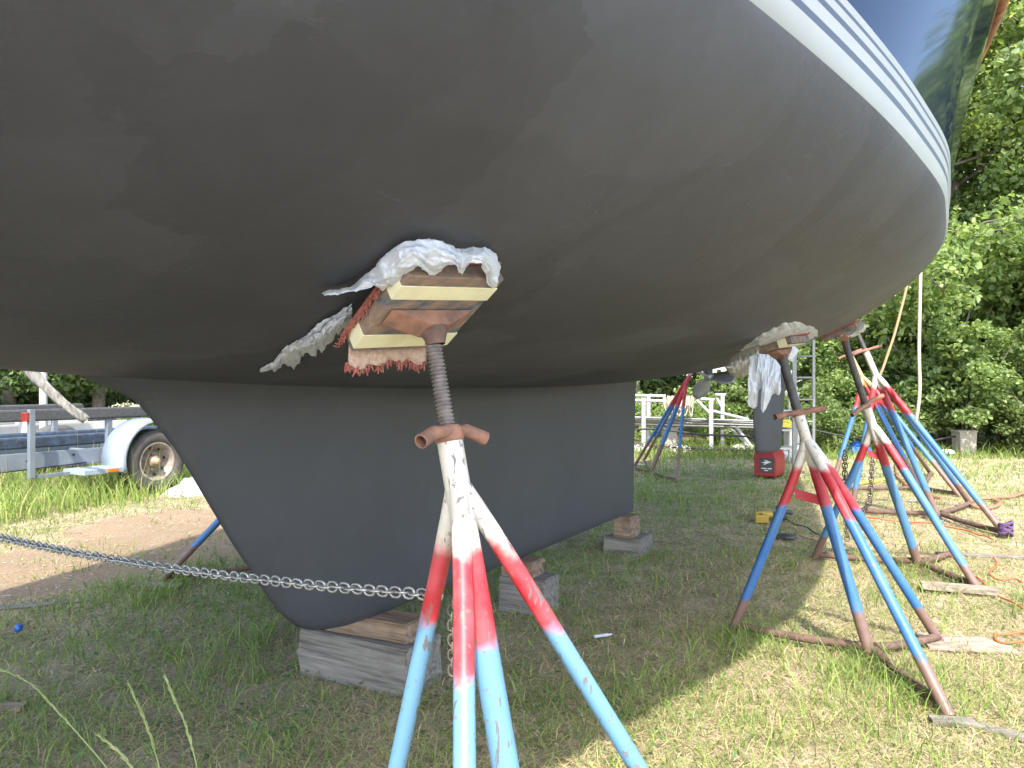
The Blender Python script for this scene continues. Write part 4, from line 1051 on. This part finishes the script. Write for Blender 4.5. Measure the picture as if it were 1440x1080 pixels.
def cord(name, pix, r, mat, label, cat, lift=.012):
    pts = [];
    P = smooth_path([(*G(x, y).to_2d(),) for x, y in pix], 12 * len(pix))
    k = np.ones(9) / 9
    for c in range(2):
        pad_ = np.concatenate([np.full(4, P[0, c]), P[:, c], np.full(4, P[-1, c])]); P[:, c] = np.convolve(pad_, k, 'valid')
    for i, (x, y) in enumerate(P): pts.append((x + .008 * math.sin(i * .23), y + .008 * math.cos(i * .19), gz(x, y) + lift + .006 * math.sin(i * .21)))
    mb = MB(pts[0]); mb.tube(pts, r, 8); return tag(mb.build(name, mat), label, cat)
cord("extension_cord", [(1330, 784), (1345, 796), (1372, 818), (1395, 835), (1420, 852), (1445, 868)], .006, M['orange'], "orange extension cord running off to the right past the third stand's plank", "cord", .03)
cord("extension_cord", [(1440, 825), (1425, 818), (1408, 820), (1390, 812), (1402, 800), (1398, 790)], .006, M['orange'], "orange cord loop on the grass at the right edge", "cord", .03)
cord("extension_cord", [(1445, 912), (1420, 912), (1402, 908), (1396, 900), (1412, 897), (1445, 900)], .007, M['orange'], "orange cord bend showing at the right edge beyond the plywood scrap", "cord", .03)
cord("extension_cord", [(1210, 732), (1240, 736), (1290, 738), (1330, 744), (1360, 750), (1400, 765)], .007, M['orange'], "orange cord crossing the grass between the third and fourth stands", "cord", .03)
cord("garden_hose", [(1450, 693), (1420, 702), (1392, 706), (1372, 704), (1360, 712), (1375, 718), (1398, 716), (1408, 711), (1395, 705)], .018, M['hose'], "terracotta hose looped on the grass behind the outermost blue leg", "hose", .03)
cord("garden_hose", [(1258, 655), (1262, 672), (1275, 688), (1300, 700), (1330, 706)], .018, M['hose'], "terracotta hose curving between the stand bases", "hose", .03)
cord("power_cord", [(1092, 730), (1110, 735), (1125, 742), (1145, 750), (1160, 756)], .006, M['cable'], "black cord trailing right from the black tool", "cord", .02)
cord("power_cord", [(1072, 746), (1085, 747), (1100, 742), (1115, 746), (1130, 756), (1150, 765)], .006, M['hose'], "brown cord looping past the dark disc", "cord", .02)
cord("yellow_rope", [(1205, 684), (1225, 680), (1240, 677), (1262, 682)], .02, M['yellowrope'], "yellow rope lying on the grass behind the third stand", "rope", .03)

# purple strap round the fourth stand's foot
c0 = G(1414, 757); mb = MB((c0.x, c0.y, .06))
for k in range(7):
    a0 = random.random() * 6; tl = random.uniform(-.5, .5); mb.tube([(c0.x + .05 * math.cos(t + a0), c0.y + .045 * math.sin(t + a0), .07 + .035 * math.sin(t * 1 + tl * 4) + .01 * k - .02) for t in np.linspace(0, 6.28, 17)[:-1]], .011, 6, closed=True)
tag(mb.build("strap_bundle", M['purple']), "purple strap knotted around the outermost stand foot", "strap")
# litter
def bit(px, py, size, mat, label, name, cat, ang=0., h=.01):
    p = G(px, py); z = gz(p.x, p.y); mb = MB((p.x, p.y, z)); mb.box((p.x, p.y, z + h / 2 + .03), (size[0], size[1], h), Matrix.Rotation(ang, 3, 'Z') @ Matrix.Rotation(.1, 3, 'Y'), min(size[1], h) * .3); return tag(mb.build(name, mat), label, cat)
p = G(847, 902); mb = MB((p.x, p.y, .03)); dx = Vector((.6, .25, 0)).normalized()
mb.tube([p + Vector((0, 0, .03)) - dx * .045, p + Vector((0, 0, .03)) + dx * .03, p + Vector((0, 0, .03)) + dx * .036, p + Vector((0, 0, .03)) + dx * .055], [.008, .008, .005, .004], 10); tag(mb.build("marker_pen", M['film']), "small white tube lying on the grass right of the nearest stand", "tube")
p = G(25, 893); mb = MB((p.x, p.y, .03)); mb.lathe([(0, 0), (.018, 0), (.019, .012), (.016, .028), (0, .03)], p + Vector((0, 0, .03)), (.5, -.3, .5), 14); tag(mb.build("bottle_cap", M['bluecap']), "bright blue plastic cap lying in the grass at the left", "cap")
for (px, py, sz, lb) in ((88, 706, (.22, .12), "pale scrap of paper on the grass near the tall grass by the trailer"), (575, 988, (.03, .05), "white scrap leaning at the foot of the big front timber"), (1278, 706, (.16, .1), "white scrap of paper between the stand bases"), (1122, 696, (.25, .1), "pale scrap on the grass right of the red generator"), (900, 655, (.2, .12), "white scrap on the grass beside the far side stand"), (10, 842, (.05, .03), "white crumb of litter on the dirt track at the left edge")):
    p = G(px, py); rr = [[Vector((p.x + (i / 6 - .5) * sz[0], p.y + (j / 4 - .5) * sz[1], gz(p.x, p.y) + .03)) for i in range(7)] for j in range(5)]
    mb = MB((p.x, p.y, 0)); mb.grid(crumple(rr, .012, 22, int(px))); tag(mb.build("paper_scrap", M['film']), lb, "litter")
# rubble at the wood's edge
for k, (px, py) in enumerate(((1046, 633), (1112, 640), (1120, 646), (1102, 645), (955, 636), (900, 634), (1330, 640))):
    p = G(px, py); bm = bmesh.new(); bmesh.ops.create_icosphere(bm, subdivisions=2, radius=.12 + .05 * random.random())
    for v in bm.verts: v.co = Vector((v.co.x * 1.5, v.co.y, v.co.z * .6)) * (1 + random.uniform(-.12, .12))
    me = bpy.data.meshes.new("rock"); bm.to_mesh(me); bm.free(); me.materials.append(M['concrete']); ob = bpy.data.objects.new("rock", me); COL.objects.link(ob); ob.location = p + Vector((0, 0, .04))
    tag(ob, "pale lump of rubble lying along the foot of the woods", "rock", "pale rubble along the woods")

# ------------------------------------------------------------------ pipe rack, ladder, shelf and bins at the back
def pipes(name, label, cat, segs, mat, base):
    r_ = empty(name, base, label, cat); return r_
Y0 = 14.6
rk = empty("pipe_rack", (at(1000, 0, Y0).x, Y0, 0), "white tube rack carrying a bundle of silver pipes at the edge of the woods", "pipe rack"); o = rk.location
def P2(px, py, dy=0.0): return at(px, py, Y0 + dy)
def gnd(px, dy=0.0): v = at(px, 540, Y0 + dy); return Vector((v.x, v.y, -.03))
for (px, top, dy) in ((1000, 562, 0), (1016, 556, .7), (905, 560, 0), (912, 556, .7)):
    MB(o).tube([gnd(px, dy), P2(px, top, dy)], .042, 12).build("upright", M['whitepaint'], rk)
for a, b in (((893, 563, 0), (936, 564, 0)), ((893, 556, .7), (936, 557, .7)), ((985, 561, 0), (1004, 562, 0)), ((1006, 555, .7), (1022, 555, .7)), ((980, 563, 0), (1000, 583, 0)), ((1008, 560, .7), (1016, 575, .7)), ((1002, 578, 0), (1052, 590, .2)), ((1020, 596, .5), (1054, 628, .6)), ((1035, 600, .3), (1060, 632, .3))):
    MB(o).tube([P2(*a), P2(*b)], .03, 10).build("rail", M['whitepaint'], rk)
for k in range(7):
    yy = 588 + k * 1.7; dy = .1 + .09 * k; mb = MB((P2(950, yy, dy)))
    mb.tube([P2(880 - 4 * k, yy - 1.5, dy), P2(1060 + 5 * (k % 3), yy + 4 + (k % 2), dy)], .022 + .006 * (k % 2), 8)
    tag(mb.build("pipe", M['alu']), "silver pipe lying in the bundle across the white rack", "pipe", "silver pipes on the rack")
mb = MB(P2(957, 560))
for k in range(46):
    x0 = 940 + random.random() * 32; w_ = random.uniform(2, 9); d_ = random.uniform(10, 30); yy = random.uniform(-.15, .05)
    pts = [P2(x0 - w_ * math.cos(t), 556 + 3 * random.random() + d_ * max(0, math.sin(t)), yy) for t in np.linspace(0, math.pi, 9)]
    mb.tube(pts, .011, 5)
tag(mb.build("rope_coil", M['rope']), "tangled coil of grey white line hung on the pipe rack", "rope")
bn = [(943, 650 - 17, 634, 19, "beige bin standing behind the far side stand under the pipe rack"), (1117, 0, 641, 15, "beige box on the ground behind the second stand's neck"), (1362, 0, 640, 24, "beige bin half hidden in the bushes at the right")]
for px, _, py, wpx, lb in bn:
    p = G(px, py); w_ = wpx / FPX * p.y; h_ = .42 if px != 1117 else .5
    mb = MB((p.x, p.y, 0)); pr_ = [(-w_ / 2 * .88, 0), (w_ / 2 * .88, 0), (w_ / 2, h_), (w_ / 2 + .02, h_), (w_ / 2 + .02, h_ + .03), (-w_ / 2 - .02, h_ + .03), (-w_ / 2 - .02, h_), (-w_ / 2, h_)]
    mb.prism([(p.x + x, p.y, z) for x, z in pr_], (0, .28, 0)); tag(mb.build("bin", M['beige']), lb, "bin")
# ladder standing at the stern
Yl = 10.9; ld = empty("ladder", (at(1130, 0, Yl).x, Yl, 0), "dull aluminium ladder standing behind the second stand", "ladder"); o = ld.location
for px, w_ in ((1117, .06), (1144, .04)):
    mb = MB(o); a = at(px, 540, Yl); mb.box((a.x, Yl, 1.15), (w_, .03, 2.35), None, .004); mb.build("rail", M['alu'], ld)
for py in (470, 501, 531, 562, 593, 624):
    MB(o).tube([at(1117, py, Yl), at(1144, py, Yl)], .016, 8).build("rung", M['alu'], ld)
Ys = 12.6; sh = empty("shelf_rack", (at(1102, 0, Ys).x, Ys, 0), "white wire shelf rack behind the red generator", "rack"); o = sh.location
for px in (1086, 1122):
    for dy in (0, .4): MB(o).tube([Vector((at(px, 0, Ys).x, Ys + dy, 0)), Vector((at(px, 0, Ys).x, Ys + dy, 1.16))], .018, 8).build("leg", M['whitepaint'], sh)
for py in (553, 578, 605, 631):
    z = at(0, py, Ys).z; mb = MB(o); mb.box(((at(1086, 0, Ys).x + at(1122, 0, Ys).x) / 2, Ys + .2, z), (.48, .44, .03), None, .006); mb.build("shelf", M['whitepaint'], sh)
mb = MB(at(1102, 600, Ys))
for k in range(6): mb.tube([(at(1102, 0, Ys).x + (.19 - .008 * k) * math.cos(t), Ys + .12 + .13 * math.sin(t), at(0, 603, Ys).z + .03 + .02 * k + .01 * math.sin(t * 3 + k)) for t in np.linspace(0, 6.28, 21)[:-1]], .014, 6, closed=True)
tag(mb.build("rope_coil", M['yellowrope']), "coiled yellow rope on the white shelf rack", "rope")
# cables along the wood's edge
def wire(name, pix, r, mat, label, cat):
    P = smooth_path([tuple(at(x, y, d)) for x, y, d in pix], 40); mb = MB(P[0]); mb.tube([Vector(p) for p in P], r, 8); return tag(mb.build(name, mat), label, cat)
wire("cable", [(890, 604, 14.0), (925, 603, 14.0), (985, 611, 13.9), (1055, 614, 13.9), (1075, 640, 13.8)], .018, M['cable'], "black cable sagging along the front of the pipe rack", "cable")
wire("cable", [(1140, 604, 14), (1180, 612, 14), (1230, 620, 14), (1300, 622, 14), (1345, 613, 14.2), (1385, 624, 14.2), (1425, 640, 14.4), (1450, 655, 14.4)], .018, M['cable'], "black cable snaking through the bushes at the right", "cable")
p = at(1208, 612, 14.2); rr = [[Vector((p.x + (i / 8 - .5) * .42, 14.2 + (j / 5 - .5) * .3, .16 + .17 * math.sin(j / 5 * 3.1) * math.sin(i / 8 * 3.1))) for i in range(9)] for j in range(6)]
mb = MB((p.x, 14.2, 0)); mb.grid(crumple(rr, .04, 9, 3)); mb.box((p.x, 14.2, .07), (.36, .26, .14), None, .02); tag(mb.build("tarp_bundle", M['bluetarp']), "small bright blue tarp bundle at the foot of the woods", "tarp")
# ropes hanging from the boat
def hang(name, pix, r, mat, label):
    P = smooth_path([tuple(at(x, y, d)) for x, y, d in pix], 36); P[1:-1] = (P[:-2] + P[1:-1] + P[2:]) / 3
    mb = MB(P[0]); mb.tube([Vector(p) for p in P], r, 8); return tag(mb.build(name, mat), label, "rope")
hang("hanging_rope", [(1299, 50, 6.9), (1296, 300, 6.95), (1294, 400, 7.0), (1292, 500, 7.0), (1294, 545, 7.0), (1292, 572, 7.0), (1288, 592, 7.05)], .0155, M['rope'], "thick off white rope hanging straight down beside the stands")
hang("hanging_rope", [(1300, 300, 8.0), (1271, 420, 8.0), (1258, 470, 8.0), (1246, 505, 8.0), (1238, 528, 8.0), (1225, 545, 8.05)], .0135, M['tanrope'], "thin tan rope slanting from the hull down to the stand necks")

# ------------------------------------------------------------------ seed stalks in the near grass
def stalk(pts, label, heavy=True, seed=1):
    r = np.random.default_rng(seed); P = smooth_path([tuple(p) for p in pts], 130)
    for _ in range(30): P[1:-1] = (P[:-2] + 2 * P[1:-1] + P[2:]) / 4
    base = P[-1]; v = []; mb = MB(base)
    n = len(P); mb.tube([Vector(p) for p in P], [.0011 + .0013 * i / n for i in range(n)], 6)
    for i in range(0, int(n * .26), 1):
        for q in range(2):
            p = Vector(P[i]); d = (Vector(P[max(i - 2, 0)]) - Vector(P[min(i + 2, n - 1)])).normalized()
            side = Vector(r.normal(0, 1, 3)); side = (side - d * side.dot(d)).normalized()
            b = p + d * r.uniform(.011, .018) + side * r.uniform(.0015, .0045)
            mb.tube([p, p.lerp(b, .5) + side * .001, b], [.0006, .0013, .0003], 5)
    ob = mb.build("seed_stalk", M['stalk']); return tag(ob, label, "grass stalk")
M['stalk'] = simple("pale_green_stalk", (.26, .29, .12), .6, c2=(.15, .20, .06), bmp=0)
def down(px, py, Y, dx=.05): p = at(px, py, Y); return Vector((p.x + dx, p.y, 0))
stalk([at(-10, 938, 1.7), at(40, 955, 1.7), at(95, 1015, 1.7), at(150, 1078, 1.7), down(150, 1078, 1.7, .3)], "long pale grass seed stalk arching out of the lower left corner", seed=1)
stalk([at(233, 955, 1.65), at(246, 985, 1.65), at(262, 1020, 1.65), at(278, 1080, 1.65), down(278, 1080, 1.65, .05)], "upright bright green seed stalk, rightmost of the near stalks", seed=2)
stalk([at(184, 968, 1.75), at(205, 1015, 1.75), at(225, 1080, 1.75), down(225, 1080, 1.75, .05)], "thin green seed stalk between the arching stalk and the brightest stalk", seed=3)
stalk([at(142, 1037, 1.6), at(165, 1055, 1.6), at(188, 1080, 1.6), down(188, 1080, 1.6, .12)], "short pale seed stalk leaning left at the bottom edge", seed=4)

# ------------------------------------------------------------------ woods
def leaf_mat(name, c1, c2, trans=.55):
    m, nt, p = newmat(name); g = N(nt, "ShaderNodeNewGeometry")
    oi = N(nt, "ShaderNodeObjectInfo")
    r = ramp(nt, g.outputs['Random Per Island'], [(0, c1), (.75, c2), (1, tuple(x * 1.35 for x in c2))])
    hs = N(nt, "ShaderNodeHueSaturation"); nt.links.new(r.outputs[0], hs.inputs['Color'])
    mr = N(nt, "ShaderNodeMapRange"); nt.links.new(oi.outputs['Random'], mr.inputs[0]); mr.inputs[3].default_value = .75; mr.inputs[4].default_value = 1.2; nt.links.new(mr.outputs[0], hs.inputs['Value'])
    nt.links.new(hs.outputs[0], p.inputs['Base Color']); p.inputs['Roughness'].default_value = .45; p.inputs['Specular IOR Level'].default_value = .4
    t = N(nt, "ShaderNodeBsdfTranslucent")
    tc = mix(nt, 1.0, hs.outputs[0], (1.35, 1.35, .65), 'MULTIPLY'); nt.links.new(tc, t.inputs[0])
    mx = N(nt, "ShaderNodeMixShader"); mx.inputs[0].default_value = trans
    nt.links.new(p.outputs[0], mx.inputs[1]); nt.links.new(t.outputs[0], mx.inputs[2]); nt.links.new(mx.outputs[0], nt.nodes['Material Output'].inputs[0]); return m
M['leaf'] = leaf_mat("maple_leaf", (.11, .17, .055), (.26, .335, .13))
M['leaf_shaded'] = leaf_mat("shade_painted_leaf", (.04, .07, .025), (.09, .14, .05), .35)  # darker leaf colour painted in place of shade deep in the woods
M['leaf_bush'] = leaf_mat("bush_leaf", (.12, .18, .06), (.26, .34, .135))
M['bark'] = simple("grey_bark", (.20, .175, .15), .95, c2=(.10, .085, .07), sc_=10, bmp=.9)
def leafmesh(name, centers, radii, per, size, mat, seed, flat=1.0):
    r = np.random.default_rng(seed); C = np.repeat(centers, per, 0); Rr = np.repeat(radii, per)
    n = len(C); d = r.normal(0, 1, (n, 3)); d /= np.linalg.norm(d, axis=1)[:, None]
    P = C + d * (Rr * r.random(n)**.42)[:, None] * np.array([1, 1, .62])
    nrm = r.normal(0, 1, (n, 3)) * flat + np.array([0, 0, .9]); nrm /= np.linalg.norm(nrm, axis=1)[:, None]
    t = r.normal(0, 1, (n, 3)); t -= nrm * (t * nrm).sum(1)[:, None]; t /= np.linalg.norm(t, axis=1)[:, None]; b = np.cross(nrm, t)
    l = size * (.6 + .8 * r.random(n)); V = np.zeros((n, 6, 3))
    for j, (f, g, h) in enumerate(((-.5, 0, 0), (-.12, .40, .12), (.22, .30, .08), (.55, 0, -.06), (.22, -.30, .08), (-.12, -.40, .12))):
        V[:, j] = P + (t * f + b * g + nrm * h) * l[:, None]
    b0 = np.arange(n) * 6
    F = np.concatenate([np.stack([b0, b0 + 3, b0 + 2, b0 + 1], 1), np.stack([b0, b0 + 5, b0 + 4, b0 + 3], 1)])
    o = npmesh(name, V.reshape(-1, 3), F, mat); return o
def tree_proto(name, H, cr, ncl, per, size, mat, seed, label, cat, group, low=.22, rad=(.45, .9), trunk=.14):
    r = random.Random(seed); root = empty(name, (0, 0, 0), label, cat, group)
    mb = MB((0, 0, 0)); lean = Vector((r.uniform(-.05, .05) * H, r.uniform(-.05, .05) * H, 0))
    tp = [Vector((0, 0, -.1)), Vector((0, 0, H * .25)) + lean * .2, Vector((0, 0, H * .55)) + lean * .6, Vector((0, 0, H * .92)) + lean]
    tpath = [Vector(p) for p in smooth_path([tuple(p) for p in tp], 14)]
    mb.tube(tpath, [trunk * (1.25 - 1.1 * i / 13) for i in range(14)], 10)
    cs = []; rs = []
    nl = max(7, ncl // 7)
    for k in range(nl):
        f = low + (.97 - low) * (k + r.random()) / nl; i = min(13, int(f * 13)); a0 = tpath[i]
        ang = k * 2.4 + r.uniform(-.5, .5); shape = math.sin(math.pi * min(1, max(.12, (f - low) / (1.02 - low) * .8 + .18)))**.7
        L = cr * shape * r.uniform(.75, 1.15); up = r.uniform(.05, .5)
        e = a0 + Vector((math.cos(ang) * L, math.sin(ang) * L, L * up)); md = a0.lerp(e, .5) + Vector((0, 0, L * .06))
        mb.tube([a0, md, e], [trunk * .42 * (1 - f * .6), trunk * .26 * (1 - f * .6), .012], 6)
        for j in range(max(3, ncl // nl)):
            g = r.uniform(.3, 1.08); c = a0.lerp(e, g) + Vector((r.gauss(0, .18), r.gauss(0, .18), r.gauss(0, .12))) * L * .75
            if r.random() < .6: mb.tube([a0.lerp(e, min(g * .8, 1)), c], [.016, .006], 5)
            cs.append(tuple(c)); rs.append(r.uniform(*rad))
    for j in range(5): cs.append(tuple(tpath[-1] + Vector((r.gauss(0, .4), r.gauss(0, .4), r.uniform(-.3, .8))))); rs.append(r.uniform(*rad))
    mb.build("trunk", M['bark'], root)
    c = leafmesh("crown", np.array(cs), np.array(rs), per, size, mat, seed); c.parent = root
    return root
def dup(root, loc, rz, sc3, label=None, group=None):
    r = root.copy(); COL.objects.link(r); r.location = loc; r.rotation_euler = (0, 0, rz); r.scale = sc3
    if label: r['label'] = label
    if group: r['group'] = group
    for ch in root.children:
        c = ch.copy(); COL.objects.link(c); c.parent = r
    return r
WG = "leafy trees of the woods behind the yard"; WL = "tall leafy green tree standing in the woods behind the yard"
pr = [tree_proto("broadleaf_tree", 11.5, 3.3, 114, 165, .12, M['leaf'], 3, WL, "tree", WG, low=.12),
      tree_proto("broadleaf_tree", 13, 3.0, 108, 155, .115, M['leaf'], 9, WL, "tree", WG, low=.22),
      tree_proto("broadleaf_tree", 10, 3.4, 110, 240, .13, M['leaf_shaded'], 14, "tree deep in the woods with shade painted into its leaf colour", "tree", "dark trees deep in the woods", low=.10)]
spots = [(0, 8.6, 16.0, 1.0), (1, 5.6, 17.5, 1.05), (0, 11.8, 15.0, 1.05), (1, 10.5, 19.5, 1.1), (0, 3.0, 18.8, .95), (1, 14.5, 21.5, 1.2), (0, 7.2, 21.5, 1.1), (0, 13.6, 17.6, 1.25), (1, 16.5, 21.5, 1.35), (0, 9.9, 17.2, 1.0), (0, 12.2, 19.5, 1.1), (0, 13.4, 16.0, 1.15), (1, 15.8, 19.0, 1.35),
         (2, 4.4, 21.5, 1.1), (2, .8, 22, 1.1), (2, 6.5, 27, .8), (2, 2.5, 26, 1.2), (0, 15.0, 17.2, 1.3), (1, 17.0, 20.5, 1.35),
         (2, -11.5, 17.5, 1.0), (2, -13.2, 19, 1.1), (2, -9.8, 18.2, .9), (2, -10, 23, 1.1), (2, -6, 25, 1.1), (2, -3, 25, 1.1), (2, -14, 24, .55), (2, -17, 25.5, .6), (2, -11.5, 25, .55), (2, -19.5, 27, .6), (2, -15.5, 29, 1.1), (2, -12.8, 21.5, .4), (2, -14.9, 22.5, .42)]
used = set()
for k, (kind, x, y, s_) in enumerate(spots):
    rz = random.uniform(0, 6.28); sc3 = (s_ * random.uniform(.92, 1.08),) * 2 + (s_,)
    if kind in used: dup(pr[kind], (x, y, 0), rz, sc3)
    else: used.add(kind); pr[kind].location = (x, y, 0); pr[kind].rotation_euler = (0, 0, rz); pr[kind].scale = sc3
SG = "leafy bushes along the edge of the woods"; SL = "bright green bush growing along the edge of the woods"
def shrub_proto(H, cr, ncl, per, size, mat, seed):
    r = random.Random(seed); root = empty("bush", (0, 0, 0), SL, "bush", SG); mb = MB((0, 0, 0)); cs = []; rs = []
    for k in range(9):
        a = r.random() * 6.28; L = cr * r.uniform(.3, 1); e = Vector((math.cos(a) * L, math.sin(a) * L, H * r.uniform(.5, 1)))
        mb.tube([Vector((0, 0, -.05)), Vector((e.x * .3, e.y * .3, e.z * .5)), e], [.03, .02, .006], 5)
        for j in range(ncl // 9): g = r.uniform(.25, 1.05); cs.append((e.x * g + r.gauss(0, .2), e.y * g + r.gauss(0, .2), max(.12, e.z * g**.8 + r.gauss(0, .12)))); rs.append(r.uniform(.2, .42))
    mb.build("stem", M['bark'], root); c = leafmesh("foliage", np.array(cs), np.array(rs), per, size, mat, seed); c.parent = root; return root
sp = [shrub_proto(1.7, 1.1, 54, 190, .065, M['leaf_bush'], 4), shrub_proto(2.4, 1.2, 60, 200, .075, M['leaf_bush'], 6)]
used = set()
for k, (kind, x, y, s_) in enumerate([(0, 6.2, 14.7, .75), (0, 7.4, 14.6, .85), (1, 8.5, 14.4, .95), (0, 9.6, 13.9, .9), (1, 5.3, 15.6, .85), (0, 4.3, 16.2, .8), (1, 7.0, 16, 1.0), (0, 3.0, 17, .8), (1, 9.9, 15.4, 1.0), (1, 11.2, 14.6, 1), (0, 10.8, 13.2, .9), (1, 12.6, 13.6, 1.1), (0, 1.6, 17.6, .9), (1, 8.6, 15.2, 1.5), (1, 9.6, 16.4, 1.7), (1, 7.4, 16.8, 1.5), (1, 10.6, 15.6, 1.6),(0, -8.0, 17.0, .55)]):
    rz = random.uniform(0, 6.28)
    if kind in used: dup(sp[kind], (x, y, 0), rz, (s_,) * 3)
    else: used.add(kind); sp[kind].location = (x, y, 0); sp[kind].rotation_euler = (0, 0, rz); sp[kind].scale = (s_,) * 3
